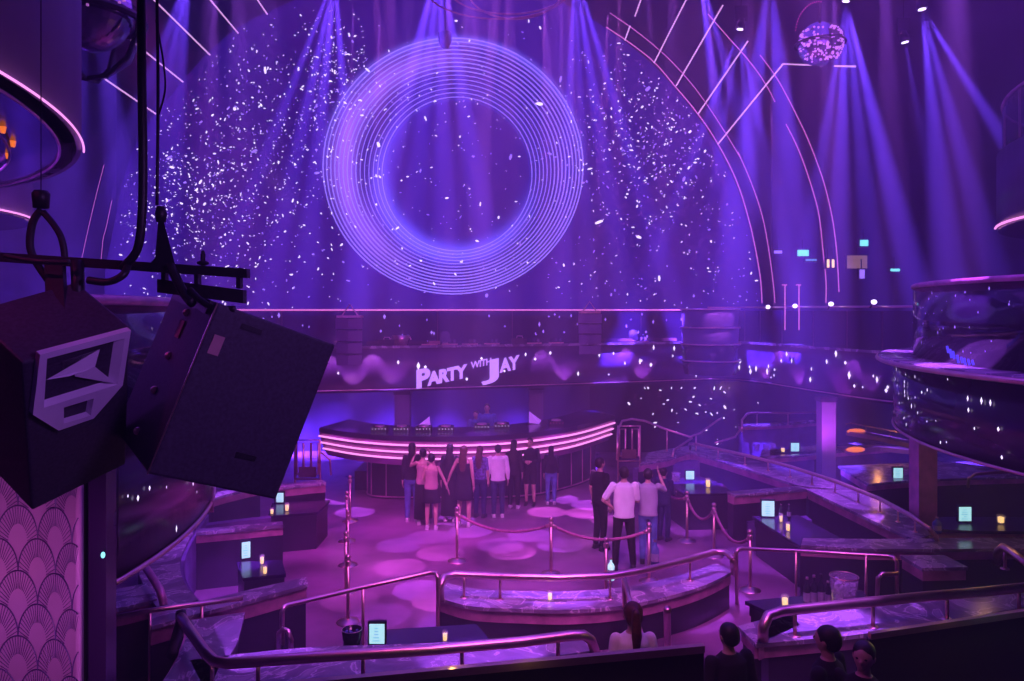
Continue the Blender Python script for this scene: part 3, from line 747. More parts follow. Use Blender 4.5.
sign(862, 274, 24.8, 5, 9, 'pixel2', 'wall_poster', 'small pale notice below the warm doorway', 'poster')
for i, (x, y) in enumerate([(768, 307), (795, 306), (831, 304), (874, 302)]):
    Y = Yface(x)-.05; p = P(x, y, Y); t = empty('rail_lamp', p, ['first', 'second', 'third', 'fourth'][i]+' small bright lamp from the left on the right balcony rail', 'lamp', 'small lamps on the right balcony rail')
    q = MB(); q.ell(p, (.07, .07, .06), 10, 6); q.build('bulb', 'lamp', t, True); q = MB(); q.tube([p+Vector((0, .02, -.02)), p+Vector((0, .2, -.14))], .02, 6); q.build('bracket', 'black', t)
for i, x in enumerate((785, 799)):
    t = empty('mic_stand', P(x, 305, 19.8), ['left', 'right'][i]+' thin pink stand above the right balcony rail', 'stand')
    q = MB(); q.tube([P(x, 330, 19.8), P(x, 285, 19.8)], .014, 6); q.build('pole', 'ledthin', t); q = MB(); q.tube([P(x-3, 285, 19.8), P(x+2, 285, 19.8)], .016, 6); q.build('cross_bar', 'ledthin', t)

# ------------------------------------------------------------------ DJ booth
bt = smooth_line([(-4.95, 19.0, 0), (-3.7, 18.1, 0), (-2.2, 17.65, 0), (-0.3, 17.85, 0), (1.5, 19.1, 0), (2.95, 21.2, 0)], 8)
DB = empty('dj_booth', (-1, 19, 0), 'wide curved DJ booth with three glowing pink LED strips', 'DJ booth')
back = [Vector((p.x*0.86-0.25, max(p.y+1.1, 0)+0.35, 0)) for p in bt]
q = MB(); q.strip(bt, back, 1.66, 1.78); q.build('countertop', 'gloss', DB)
NS = 3
def inset(k): return [Vector((p.x*(1-0.02*k)-0.02*k, p.y+0.09*k, 0)) for p in bt]
prof = [(0, 1.66), (.12, 1.60), (0.9, 1.38), (1.8, 1.16), (2.6, 1.04)]
q = MB(); vv = []; n = len(bt)
for k, z in prof: vv += at(inset(k*.8), z)
ff = [(i*n+j, i*n+j+1, (i+1)*n+j+1, (i+1)*n+j) for i in range(len(prof)-1) for j in range(n-1)]
q.add(vv, ff); q.build('front_skirt', mat('booth_skirt', (0.35, 0.10, 0.30), .3, .4, noise=(2, .2)), DB, True)
for k, z in ((.1, 1.575), (.75, 1.40), (1.35, 1.24)):
    q = MB(); L = at(inset(k*.8), z); L = [p+Vector((0, -.05, 0)) for p in L]; q.tube(L, .025, 6); q.build('led_strip', 'led', DB)
body = [p for p in smooth_line([(-3.75, 20.0, 0), (-3.6, 18.95, 0), (-2.0, 18.75, 0), (0.2, 18.9, 0), (1.6, 20.0, 0), (2.4, 21.2, 0)], 6)]
q = MB(); q.strip(body, offset(body, .5), 0, 1.1); q.build('base_cabinet', 'dark', DB)
q = MB()
for i in range(2, len(body)-1, 2):
    p = body[i]; q.box((p.x-.012, p.y-.04, .05), (p.x+.012, p.y, 1.05))
L2 = offset(body, -.02); q.tube(at(L2, .06), .02, 5); q.tube(at(L2, 1.02), .02, 5)
q.build('panel_moulding', 'trim', DB)
# DJ platform
q = MB(); q.box((-4.2, 19.75, 0), (0.6, 23.4, .5)); o = q.build('stage_platform', 'dark'); tag(o, 'low dark stage platform behind the curved booth', 'platform')
# decks
for i, (x, y) in enumerate([(402, 430), (424, 430), (446, 430), (482, 428), (502, 427), (380, 430), (556, 424)]):
    lb = ['second media player from the left on the booth top', 'media player left of the centre with lit buttons', 'media player just left of the performers', 'mixer in front of the performers', 'media player just right of the mixer', 'leftmost media player on the booth top', 'media player with red light at the right of the booth'][i]
    p = G(x, y, 1.78); p.y = min(p.y, 19.6+max(0, p.x)*.7); p = Vector((p.x, p.y-.2, 1.78))
    t = empty('media_player', p, lb, 'media player', 'media players on the DJ booth')
    q = MB(); q.box((p.x-.19, p.y, 1.78), (p.x+.19, p.y+.38, 1.88)); q.build('player_body', 'black', t)
    q = MB(); q.lathe((p.x, p.y+.16, 1.88), [(0, .03), (.12, .03), (.13, 0)], 18); q.build('jog_wheel', 'metal', t, True)
    q = MB()
    for j in range(5): q.box((p.x-.16+.08*j, p.y-.012, 1.83), (p.x-.145+.08*j, p.y, 1.845))
    q.build('button_lights', 'ledred' if i == 6 else 'pixel', t)
# tilted lilac panels
for i, tri in enumerate([[(415, 428), (429, 417), (430, 426), (418, 432)], [(529, 412), (541, 421), (539, 424), (529, 423)]]):
    Y = [18.9, 19.6][i]; pp = [P(x, y, Y+(.1 if j in (1,) else 0)) for j, (x, y) in enumerate(tri)]
    t = empty('tilted_board', P(tri[3][0], 432, Y), ['pale lilac tilted panel on the left of the DJ booth top', 'pale lilac tilted panel right of the performers'][i], 'panel')
    bk_ = [p_+Vector((.01, .03, .01)) for p_ in pp]; q = MB(); q.add(pp+bk_, [(0,1,2,3),(7,6,5,4)]+[(j, (j+1) % 4, 4+(j+1) % 4, 4+j) for j in range(4)]); q.build('tilted_panel', 'panelpink', t)
    q = MB(); b_ = Vector((pp[3].x, Y+.05, 1.78)); q.tube([b_, Vector((pp[3].x, Y+.05, pp[3].z+.02))], .02, 6); q.lathe(tuple(b_), [(0, .02), (.09, .02), (.1, 0)], 12); q.build('stand', 'black', t)
# outlined gates beside the booth
def gate(px0, px1, py0, py1, Y, label, z0):
    t = empty('stair_gate', (P((px0+px1)/2, 0, Y).x, Y, z0), label, 'gate')
    def fr(x0, x1, y0, y1, name='frame_tube'):
        q = MB(); q.tube([P(x0, y1, Y), P(x0, y0, Y), P(x1, y0, Y), P(x1, y1, Y), P(x0, y1, Y)], .028, 6); q.build(name, 'metal', t, True)
    fr(px0, px1, py0, py1)
    w_ = (px1-px0)
    fr(px0+w_*.06, px0+w_*.34, py0+3, py1-5, 'inner_frame'); fr(px1-w_*.36, px1-w_*.06, py0+3, py1-5, 'inner_frame')
    for x_ in (px0, px1):
        b_ = P(x_, py1, Y); q = MB(); q.tube([b_, Vector((b_.x, b_.y, 0))], .028, 6); q.build('support_leg', 'metal', t)
    q = MB(); p = P((px0+px1)/2, py1-7, Y); q.box((p.x-.2, Y-.03, p.z-.12), (p.x+.2, Y+.03, p.z+.12)); q.build('latch_box', 'metal', t)
gate(295, 320, 440, 479, 17.2, 'outlined metal gate left of the DJ booth', .8)
gate(618, 640, 426, 461, 20.4, 'outlined metal gate right of the DJ booth', .8)

# ------------------------------------------------------------------ low walls, ledges and rails
def low_wall(front, z, depth, label, base=0.0, trim=.14, cap=.05, sofa=False, sm=True, over=.04, body='dark', cap_m='marble', trim_m='trim'):
    """front: list of (px,py) of the top front edge; depth>0 goes left of travel direction (away from viewer when travelling left to right)"""
    L = [G(x, y, z) for x, y in front]; L = smooth_line(L, 6) if sm else L
    t = empty('low_wall', (L[len(L)//2].x, L[len(L)//2].y, base), label, 'low wall', 'low walls between the booths')
    if isinstance(depth, list): Bk = [G(x, y, z) for x, y in depth]; Bk = smooth_line(Bk, 6) if sm else Bk
    else: Bk = offset(L, depth)
    s = 1
    q = MB(); q.strip(L, Bk, z-cap, z); q.build('ledge_top', cap_m, t)
    A = offset(L, over*s); 
    q = MB(); q.strip(A, [Vector((a.x+(b.x-a.x)*.9, a.y+(b.y-a.y)*.9, 0)) for a, b in zip(A, Bk)], z-cap-trim, z-cap); q.build('trim_band', trim_m, t)
    A2 = offset(L, over*s*1.6)
    q = MB(); q.strip(A2, [Vector((a.x+(b.x-a.x)*.88, a.y+(b.y-a.y)*.88, 0)) for a, b in zip(A2, Bk)], base, z-cap-trim); q.build('wall_panel', body, t)
    return t
def rail(pts, r, label, posts=(), drop=.25, m='metal', name='handrail', sm=False, post_r=None):
    pts = [Vector(p) for p in pts]
    t = empty(name, tuple(pts[0]), label, 'handrail', 'handrails')
    q = MB(); q.tube(smooth_line(pts, 5) if sm else pts, r, 10); q.build('rail_tube', m, t, True)
    for p, d in posts:
        p = Vector(p); q = MB(); q.tube([p, p-Vector((0, 0, d))], post_r or r*.4, 8)
        q.lathe(tuple(p-Vector((0, 0, d))), [(0, .012), (r*1.0, .012), (r*1.1, 0)], 10); q.build('post', m, t, True)
    return t
def rp(l, z): return [G(x, y, z) for x, y in l]

# A: central island
low_wall([(437, 597), (470, 606), (520, 609), (570, 610), (620, 606), (665, 597), (705, 585), (733, 571)], .62,
         [(447, 583), (478, 589), (525, 591), (570, 591), (615, 588), (655, 581), (690, 572), (716, 563)], 'curved low wall in the middle of the floor with a bent rail on top', trim=.17)
rA = rp([(441, 601), (441, 590), (446, 579), (458, 575.5), (500, 577), (560, 579), (620, 575), (660, 568), (695, 559), (715, 553), (727, 553), (733, 560), (733, 572)], .62)
rA2 = [G(441, 599, .62)]+rp([(440, 586), (444, 577), (455, 574), (500, 576.5), (560, 578), (610, 576), (650, 569), (690, 559), (714, 552), (725, 552), (731, 556), (733, 561)], .95)+[G(734, 573, .62)]
rail(rA2, .052, 'thick curved rail on the central island wall', [(rA2[4]+Vector((0, 0, 0)), .33), (rA2[6], .33), (rA2[8], .33), (G(464, 575, .95), .33)])
# island inner sofa and little table items
# B: front left terrace ledge
low_wall([(205, 690), (330, 680), (450, 668), (540, 658), (596, 650)], 1.0,
         [(190, 660), (300, 648), (430, 643), (520, 638), (585, 632)], 'near marble ledge across the lower left with a thick rail', trim=.1)
low_wall([(148, 700), (172, 668), (185, 640), (190, 620)], 1.0, [(210, 700), (217, 672), (236, 645), (245, 612)], 'marble side ledge at the lower left corner', trim=.12)
rB = [G(181, 617, 1.25), G(188, 628, 1.28), G(205, 652, 1.28), G(214, 661, 1.28), G(228, 663.5, 1.28), G(330, 656, 1.28), G(430, 650, 1.28), G(520, 642, 1.28), G(570, 635.5, 1.28), G(584, 635, 1.27), G(591, 640, 1.2), G(595, 651, 1.0)]
rail(rB, .055, 'thick rail bending along the near left ledge', [(G(212, 660, 1.28), .28), (G(258, 662, 1.28), .28), (G(363, 654, 1.28), .28), (G(462, 647, 1.28), .28), (G(558, 637, 1.28), .28)])
rail([G(181, 612, 1.28), G(181, 622, 1.2), G(176, 640, 1.05), G(172, 655, 1.0)], .06, 'short dark bent rail end at the lower left ledge', m='black')
# C: front right terrace ledge
low_wall([(738, 626), (756, 644)], 1.0, [(790, 612), (800, 625)], 'end of the right marble ledge facing the aisle', sm=False)
low_wall([(756, 644), (800, 640), (870, 633), (950, 620), (1040, 604)], 1.0, [(763, 622), (800, 612), (870, 604), (950, 597), (1040, 585)], 'near right marble ledge with a thick rail', trim=.14)
rC = [G(763, 640, 1.0), G(763, 628, 1.2), G(768, 616, 1.28), G(782, 611, 1.3), G(830, 606, 1.3), G(880, 601, 1.3), G(930, 596, 1.3), G(980, 592, 1.3), G(1040, 586, 1.3)]
rail(rC, .06, 'thick rail on the near right marble ledge', [(G(795, 610, 1.3), .3), (G(873, 602, 1.3), .3), (G(947, 595, 1.3), .3), (G(1019, 588.5, 1.3), .3)])
# left island box walls
low_wall([(152, 626), (200, 613), (250, 600), (308, 584)], 1.0, [(152, 612), (200, 601), (248, 590), (306, 577)], 'straight low wall in front of the left booth', trim=.2, sm=False)
low_wall([(98, 612), (128, 606), (157, 599)], 1.0, [(98, 592), (128, 587), (150, 582)], 'short low wall at the far lower left', trim=.2, sm=False)
# curved marble bench back of left booth
L1 = smooth_line(rp([(206, 512), (186, 545), (180, 566), (186, 585), (198, 600)], .98), 6)
L0 = smooth_line(rp([(165, 505), (145, 545), (138, 566), (146, 590), (160, 612)], .98), 6)
t = empty('curved_bench_back', tuple(L1[8]), 'wide curved marble surround on the left of the booth', 'ledge')
q = MB(); q.strip(L1, L0, .93, .98); q.build('ledge_top', 'marble', t)
q = MB(); q.strip(offset(L1, .05), L0, 0, .93); q.build('wall_panel', 'sofa', t)
rail([G(146, 568, 1.2), G(152, 577, 1.2), G(160, 590, 1.2), G(163, 600, 1.15), G(164, 606, 1.0)], .05, 'short bent rail on the marble surround at left', m='trim')
# back wall of left booth with tiled trim
low_wall([(196, 533), (240, 529), (283, 525)], 1.0, .25, 'tile trimmed wall behind the left booth', trim=.14, sm=False)
low_wall([(200, 507), (214, 498), (240, 491), (262, 486)], 1.05, .3, 'far left curved tile trimmed wall below the loudspeaker', trim=.14)
low_wall([(276, 488), (326, 483)], 1.05, .35, 'small tile topped wall near the left gate', trim=.16, sm=False)
# right terraces
low_wall([(640, 464), (668, 459), (690, 452), (722, 461), (760, 473), (800, 486)], 1.0,
         [(650, 452), (680, 447), (703, 444), (740, 452), (790, 467), (860, 491)], 'long diagonal marble ledge behind the first right booth', trim=.16, sm=False)
low_wall([(735, 495), (772, 492), (808, 489)], 1.0, .3, 'tile trimmed wall between the first and second right booths', trim=.16, sm=False)
low_wall([(806, 489), (840, 505), (880, 524), (915, 540)], 1.0, [(858, 490), (882, 502), (915, 518), (940, 531)], 'diagonal marble walkway beside the second right booth', trim=.16, sm=False)
rR = [G(690, 449, 1.02), G(690, 444, 1.2), G(696, 444, 1.25)]+rp([(745, 455), (790, 466.5), (835, 481), (880, 499), (910, 515), (930, 530)], 1.25)+[G(936, 536, 1.1), G(937, 545, .9)]
rail(rR, .04, 'long pink rail running diagonally down the right terraces', [(G(x, y, 1.25), .24) for x, y in [(718, 449.5), (745, 455), (768, 460.5), (790, 466.5), (812, 473.5), (835, 481), (858, 490), (880, 499), (898, 508.5), (915, 518)]], m='metal', post_r=.014)
low_wall([(801, 545), (866, 549), (940, 549), (1040, 548)], 1.0, [(803, 538), (870, 539), (940, 538), (1040, 537)], 'low wall crossing the right terrace behind the dark pedestal', trim=.14, sm=False)
low_wall([(743, 425.5), (780, 424), (822, 421)], 1.35, .3, 'quilted low wall behind the farthest right booth', trim=.1, base=.3, body='sofa')
rail([G(742, 432, 1.3), G(742, 420, 1.6), G(747, 414, 1.7), G(752, 413, 1.7)]+rp([(790, 413), (822, 412)], 1.7), .035, 'rail on the quilted wall of the farthest right booth', [(G(757, 413, 1.7), .35), (G(788, 413, 1.7), .35)], post_r=.012)
low_wall([(760, 457), (800, 455), (850, 450), (930, 444)], .95, [(762, 449), (800, 448), (850, 443), (930, 438)], 'dark curved wall in front of the farthest right booth', trim=.12, body='sofa')
low_wall([(868, 484), (900, 481), (960, 478), (1040, 476)], 1.05, [(838, 466), (880, 464), (950, 462), (1040, 460)], 'long dark wall in front of the shaded right booth', trim=.12)
low_wall([(938, 529), (985, 531), (1040, 531)], 1.1, [(936, 517), (985, 517), (1040, 517)], 'dark ledge holding the menu screen at far right', trim=.12, cap_m='dark')
# dark pedestal
def pedestal(c0, c1, c2, c3, z, label, base=0.0, name='pedestal'):
    pl = [G(*c, z) for c in (c0, c1, c2, c3)]
    ctr = sum(pl, Vector())/4
    t = empty(name, (ctr.x, ctr.y, base), label, name.replace('_', ' '))
    q = MB(); q.prism(pl, z-.05, z); q.build('tabletop', 'marble' if name == 'pedestal' else 'gloss', t)
    pl2 = [ctr+(p-ctr)*.94 for p in pl]
    q = MB(); q.prism(pl2, z-.2, z-.05); q.build('trim_band', 'trim' if name == 'pedestal' else 'dark', t)
    pl2 = [ctr+(p-ctr)*.92 for p in pl]
    q = MB(); q.prism(pl2, base, z-.2); q.build('body', 'dark', t)
    return t
pedestal((922, 568), (968, 567), (944, 555), (900, 555), 1.0, 'dark square pedestal with marble top at right')
pedestal((243, 578), (286, 574), (282, 560), (236, 562), .75, 'dark low table in the left booth with candles', name='cocktail_table')
pedestal((268, 516), (318, 512), (330, 500), (272, 503), .75, 'dark low table in the far left booth', name='cocktail_table')
pedestal((388, 647), (492, 642), (476, 624), (378, 630), .8, 'dark low table behind the near left rail', name='cocktail_table')
pedestal((790, 622), (880, 612), (862, 590), (745, 601), .78, 'dark low table behind the near right rail with bottles', name='cocktail_table')
pedestal((800, 546), (850, 543), (798, 515), (752, 516), .75, 'long dark table in the second right booth', name='cocktail_table')
pedestal((684, 494), (733, 493), (722, 483), (668, 484), .8, 'dark square table in the first right booth', name='cocktail_table')
pedestal((770, 455), (822, 453), (812, 447), (770, 448), .95, 'low table in the farthest right booth', name='cocktail_table', base=.3)
pedestal((870, 478), (935, 475), (925, 471), (865, 473), 1.0, 'dark table in the shaded right booth', name='cocktail_table')
# sofas
def sofa(line, z, back, label, base=0.0):
    L = smooth_line(rp(line, z), 5); t = empty('sofa', tuple(Vector((L[0].x, L[0].y, base))), label, 'sofa', 'booth sofas')
    q = MB(); q.strip(L, offset(L, .6), base, z); q.build('seat', 'sofa', t)
    q = MB(); q.strip(offset(L, .6), offset(L, .78), base, z+.4); q.build('backrest', 'sofa', t)
sofa([(196, 562), (215, 556), (275, 548)], .42, 1, 'purple sofa seat along the back of the left booth')
sofa([(655, 490), (700, 482), (725, 482)], .42, 1, 'purple sofa seat behind the first right booth table')
sofa([(748, 522), (790, 520), (812, 520)], .42, 1, 'purple sofa seat at the back of the second right booth')
sofa([(300, 660), (250, 668)], .42, 1, 'purple sofa corner in the near left booth')

# thin handrails
rail([G(283, 652, 0), G(282, 612, 1.08), G(284, 607, 1.12), G(288, 605, 1.12), G(360, 588, 1.12), G(430, 572.5, 1.12), G(436, 573, 1.12), G(438, 578, 1.08), G(438, 645, 0)], .03, 'slim sloping handrail in front of the central island at left', [(G(363, 587.5, 1.12), 1.1)], post_r=.02)
rail([G(737, 604, 0), G(736, 553, 1.08), G(738, 549.5, 1.12), G(742, 548.5, 1.12), G(800, 551, 1.12), G(888, 556, 1.12), G(894, 557.5, 1.12), G(897, 562, 1.08), G(897, 600, .2)], .03, 'slim handrail around the near right booth', [(G(796, 551, 1.12), 1.1), (G(866, 555, 1.12), 1.1)], post_r=.02)
rail([G(100, 620, 1.15), G(160, 609, 1.15), G(243, 598, 1.15)], .032, 'slim handrail crossing the low walls at lower left', [(G(150, 611, 1.15), 1.1), (G(202, 603, 1.15), 1.1)], post_r=.02)
rail([G(278, 672, .3), G(279, 633, 1.05), G(283, 629, 1.1), G(288, 631, 1.1), G(291, 640, 1.0), G(291, 672, .3)], .03, 'small looped rail end near the ice bucket')
rail([G(877, 600, .6), G(878, 578, 1.1), G(882, 574, 1.15), G(898, 574, 1.15)], .03, 'small bent rail end beside the pedestal')
rail([G(997, 562, .9), G(998, 552, 1.2), G(1003, 547, 1.3), G(1010, 551, 1.3), G(1040, 572, 1.3)], .06, 'thick pink rail end at the right edge', [(G(1005, 548.5, 1.3), .3)])
rail([G(617, 460, 0.9), G(618, 430, 1.6), G(622, 421, 1.75), G(632, 419, 1.75), G(645, 421, 1.75), G(665, 429, 1.6), G(690, 437, 1.4), G(700, 433, 1.5), G(718, 420, 1.75), G(722, 418, 1.8)], .03, 'curved handrail rising right of the DJ booth', [(G(667, 429, 1.6), .9), (G(696, 436, 1.4), .9)], post_r=.02)
rail([G(672, 457, 1.0), G(674, 450, 1.15), G(692, 438, 1.35)], .03, 'short stair rail at the start of the right terraces')
rail([G(715, 443, 1.1), G(735, 437, 1.2), G(741, 428, 1.4)], .03, 'short stair rail before the farthest right booth')
rail([G(318, 452, 1.3), G(322, 453, 1.25), G(330, 460, 1.1), G(331, 475, .7)], .025, 'thin bent rail under the left end of the DJ booth')
# orange lit stair at right
for i, (l, z) in enumerate([([(846, 431), (880, 437), (925, 447)], 1.4), ([(845, 449), (880, 447), (930, 452)], 1.0)]):
    L = rp(l, z); t = empty('stair_edge', tuple(L[0]), ['upper orange lit step edge under the right balcony', 'lower orange lit step edge under the right balcony'][i], 'step')
    q = MB(); q.strip(L, offset(L, .4), z-.12, z); q.build('tread', 'gold', t)
    q = MB(); q.ell(L[0]+Vector((.25, -.08, .0)), (.26, .035, .08), 14, 8); q.build('lit_nosing', 'amber', t, True)
rail([G(846, 424, 1.7), G(850, 423, 1.7), G(925, 437, 1.7)], .02, 'thin brass rail above the orange lit steps', [(G(866, 426, 1.7), .35), (G(890, 430.5, 1.7), .35)], m='gold', post_r=.01)
light('POINT', G(870, 436, 1.6)+Vector((0, -.4, 0)), 14, (1, .35, .08), size=.05, name='stair_lamp')
light('POINT', P(985, 476, 11.5), 8, (1, .5, .15), size=.05, name='bar_lamp')
rail([G(968, 487, 1.3), G(969, 478, 1.5), G(975, 474, 1.6), G(1040, 470, 1.6)], .03, 'bronze rail in the dark area under the right balcony', m='gold')

# ------------------------------------------------------------------ table items
def lightbox(px, py, z, w_, h_, label, tilt=0.0):
    p = G(px, py, z); k = p.y/F; W_ = w_*k/2; H_ = h_*k
    t = empty('menu_screen', tuple(p), label, 'menu screen', 'lit menu screens on the tables')
    R_ = Matrix.Translation(p) @ Matrix.Rotation(tilt, 4, 'Z')
    q = MB(); q.box((-W_-.02, 0, 0), (W_+.02, .05, H_+.03), mx=R_); q.build('frame', 'black', t)
    q = MB(); q.box((-W_, -.012, .02), (W_, 0, H_), mx=R_); q.build('lit_face', 'screenlet', t)
    q = MB()
    for i in range(5):
        ww = W_*random.uniform(.3, .75); zz = H_*(.2+.15*i); q.box((-ww, -.016, zz), (ww*.6, -.012, zz+H_*.04), mx=R_)
    q.build('menu_writing', 'menuink', t)
def candle(px, py, z, label, hp=9, wp=6):
    p = G(px, py, z); k = p.y/F; h = hp*k; r = wp*k/2
    t = empty('candle_glass', tuple(p), label, 'candle', 'candles on the tables')
    q = MB(); q.lathe(tuple(p), [(0, .01), (r*.8, 0), (r, h), (r*.88, h), (r*.7, .015)], 14); q.build('glass', 'ice', t, True)
    q = MB(); q.lathe(tuple(p), [(0, .012), (r*.62, .012), (r*.66, h*.75), (0, h*.8)], 12); q.build('wax', 'candle', t, True)
lightbox(377, 645, .82, 15, 21, 'largest cyan menu screen on the near left table')
lightbox(246, 559, .76, 8, 17, 'cyan menu screen on the left booth table', .5)
lightbox(280, 503, .76, 7, 10, 'small cyan menu screen below the loudspeaker corner')
lightbox(768, 517, .76, 12, 16, 'cyan menu screen on the second right booth table', -.1)
lightbox(965, 522, 1.12, 12, 15, 'cyan menu screen at far right beside a candle')
lightbox(898, 479, 1.02, 9, 11, 'cyan menu screen in the shaded right booth')
lightbox(690, 480, .81, 8, 9, 'cyan menu screen on the first right booth table')
lightbox(795, 452, .96, 8, 9, 'cyan menu screen in the farthest right booth')
candle(445, 641, .82, 'candle on the near left table', 10, 6)
candle(262, 564, .76, 'farther candle of two on the left booth table', 9, 5)
candle(265, 574, .76, 'nearer candle of two on the left booth table', 9, 5)
candle(287, 511, .76, 'right candle on the far left booth table', 8, 5)
candle(272, 514, .76, 'left candle on the far left booth table', 6, 4)
candle(785, 607, .79, 'candle on the near right table left of the bottles', 12, 8)
candle(830, 602, .79, 'candle between the bottles and the ice bucket', 12, 5)
candle(788, 531, .76, 'nearer candle on the second right booth table', 9, 5)
candle(781, 522, .76, 'farther candle on the second right booth table', 8, 4)
candle(1001, 523, 1.12, 'candle at far right beside the menu screen', 8, 8)
candle(708, 487, .81, 'candle on the first right booth table', 9, 6)
candle(921, 478, 1.02, 'candle in the shaded right booth', 5, 7)
candle(783, 452, .96, 'candle left of the farthest menu screen', 5, 5)
candle(550, 600, .64, 'small candle on the island wall', 9, 6)
def bucket(px, py, z, w_, h_, label, m='ice', ice='icec', group=None):
    p = G(px, py, z); k = p.y/F; R_ = w_*k/2; H_ = h_*k
    t = empty('ice_bucket', tuple(p), label, 'bucket')
    q = MB(); q.lathe(tuple(p), [(0, 0), (R_*.85, 0), (R_, H_), (R_*.95, H_), (R_*.8, .02)], 22); q.build('bucket_wall', m, t, True)
    q = MB()
    for i in range(60):
        a = random.uniform(0, 2*PI); r = R_*.72*math.sqrt(random.random()); c = p+Vector((r*math.cos(a), r*math.sin(a), H_*random.uniform(.1, .78))); s = R_*.12
        q.box((-s, -s, -s), (s, s, s), mx=Matrix.Translation(c) @ Matrix.Rotation(random.random()*3, 4, 'X') @ Matrix.Rotation(random.random()*3, 4, 'Z'))
    o = q.build('ice_cubes', ice, t); o['kind'] = 'stuff'
    q = MB(); q.tube([p+Vector((R_*math.cos(2*PI*j/28), R_*math.sin(2*PI*j/28), H_)) for j in range(28)], R_*.04, 6, True); q.build('rim', 'metal', t)
bucket(844, 603, .79, 27, 27, 'clear ice bucket full of ice on the near right table')
bucket(352, 646, .82, 20, 17, 'dark blue ice bucket on the near left table', 'glassd', 'c_jean')
bucket(676, 482, .81, 9, 9, 'small ice bucket on the first right booth table')
def bottle(px, py, z, wp, hp, label, m='bottle', cap='metal', lab=True):
    p = G(px, py, z); k = p.y/F; R_ = wp*k/2; H_ = hp*k
    t = empty('bottle', tuple(p), label, 'bottle', 'bottles on the tables')
    q = MB(); q.lathe(tuple(p), [(0, 0), (R_, 0.005), (R_, H_*.62), (R_*.8, H_*.72), (R_*.35, H_*.8), (R_*.33, H_*.95)], 16); q.build('bottle_body', m, t, True)
    q = MB(); q.lathe(tuple(p), [(R_*.38, H_*.93), (R_*.38, H_), (0, H_)], 12); q.build('cap', cap, t)
    if lab:
        q = MB(); q.lathe(tuple(p), [(R_*1.02, H_*.2), (R_*1.02, H_*.5)], 16); q.build('paper_label', 'c_grey', t, True)
bottle(807, 607, .79, 7, 30, 'pale labelled bottle leftmost of the near right table group')
bottle(814, 608, .79, 7, 33, 'tall black bottle second from left on the near right table')
bottle(821, 608, .79, 8, 34, 'silver labelled bottle in the middle of the near right table group', cap='black')
bottle(828, 606, .79, 7, 25, 'dark bottle nearest the clear ice bucket')
bottle(781, 521, .76, 4, 17, 'tall bottle beside the menu screen of the second right booth')
bottle(789, 519, .76, 4, 15, 'shorter bottle right of the tall one in the second right booth')
bottle(937, 533, 1.12, 8, 16, 'blue plastic bottle at the foot of the diagonal rail', 'c_jean')
bottle(655, 566, .0, 8, 26, 'blue bottle on the floor behind the island wall at right', 'c_jean')
bottle(611, 580, .3, 7, 22, 'cyan lit bottle beside the white shirt man legs', 'screenlet')
for i, x in enumerate((803, 808, 813, 817)):
    p = G(x, 452, .96); q = MB(); q.lathe(tuple(p), [(0, 0), (.06, 0), (.075, .17), (.065, .17), (.05, .02)], 12); o = q.build('drinking_glass', 'ice', None, True)
    tag(o, ['first', 'second', 'third', 'fourth'][i]+' glass from the left beside the farthest menu screen', 'glass', 'glasses in the farthest booth')
for i, (x, y) in enumerate(((757, 451), (766, 452), (773, 451))):
    p = G(x, y, .96); q = MB(); q.lathe(tuple(p), [(0, 0), (.07, 0), (.09, .2), (.08, .2), (.06, .02)], 12); o = q.build('drinking_glass', 'ice', None, True)
    tag(o, ['leftmost', 'middle', 'rightmost'][i]+' glass left of the candle in the farthest booth', 'glass', 'glasses in the farthest booth')

# ------------------------------------------------------------------ stanchions and ropes
def stanchion_proto(px, py, label, H=1.0):
    p = G(px, py, 0); t = empty('stanchion', tuple(p), label, 'stanchion', 'rope barrier posts')
    q = MB(); q.lathe(tuple(p), [(0, .06), (.03, .06), (.06, .05), (.17, .015), (.18, 0)], 20); q.build('base', 'metal', t, True)
    q = MB(); q.lathe(tuple(p), [(.028, .05), (.028, H-.05), (0, H-.05)], 12); q.build('pole', 'metal', t, True)
    q = MB(); q.lathe(tuple(p), [(.03, H-.14), (.045, H-.12), (.045, H-.06), (.03, H-.05)], 12); q.ell(p+Vector((0, 0, H)), (.045, .045, .045), 12, 8); q.build('finial', 'metal', t, True)
    return t, p
sp0, _ = stanchion_proto(687, 541, 'rope post beside the first right booth table')
spots = [((714, 556), 'rope post in the middle of the right rope line'), ((750, 590), 'rope post nearest the slim right handrail'), ((649, 581), 'rope post in front of the jeans man'),
         ((551, 574), 'rope post behind the middle of the island wall'), ((457, 561), 'rope post at the left end of the rope behind the island'),
         ((350, 521), 'farthest post of the left queue line'), ((347, 541), 'second farthest post of the left queue line'), ((348, 565), 'middle post of the left queue line'),
         ((346, 592), 'second nearest post of the left queue line'), ((348, 622), 'nearest post of the left queue line'), ((606, 600), 'rope post behind the bottle on the island')]
P_ = {(687, 541): G(687, 541, 0)}
for (x, y), l in spots:
    c = copy_tree(sp0); c.location = G(x, y, 0); c['label'] = l; P_[(x, y)] = G(x, y, 0)
def rope(a, b, label, sag=.22):
    A = Vector(a)+Vector((0, 0, .9)); B = Vector(b)+Vector((0, 0, .9)); pts = []
    for i in range(17):
        s = i/16; p = A.lerp(B, s); p.z -= sag*4*s*(1-s); pts.append(p)
    t = empty('barrier_rope', tuple(A), label, 'rope', 'barrier ropes')
    q = MB(); q.tube(pts, .028, 8); q.build('velvet_rope', 'rope', t, True)
    for e, d in ((pts[0], pts[1]), (pts[-1], pts[-2])):
        q = MB(); q.tube([e, e+(d-e).normalized()*.1], .036, 8); q.build('end_hook', 'metal', t, True)
rope(P_[(687, 541)], P_[(714, 556)], 'sagging rope left in the right rope line', .3)
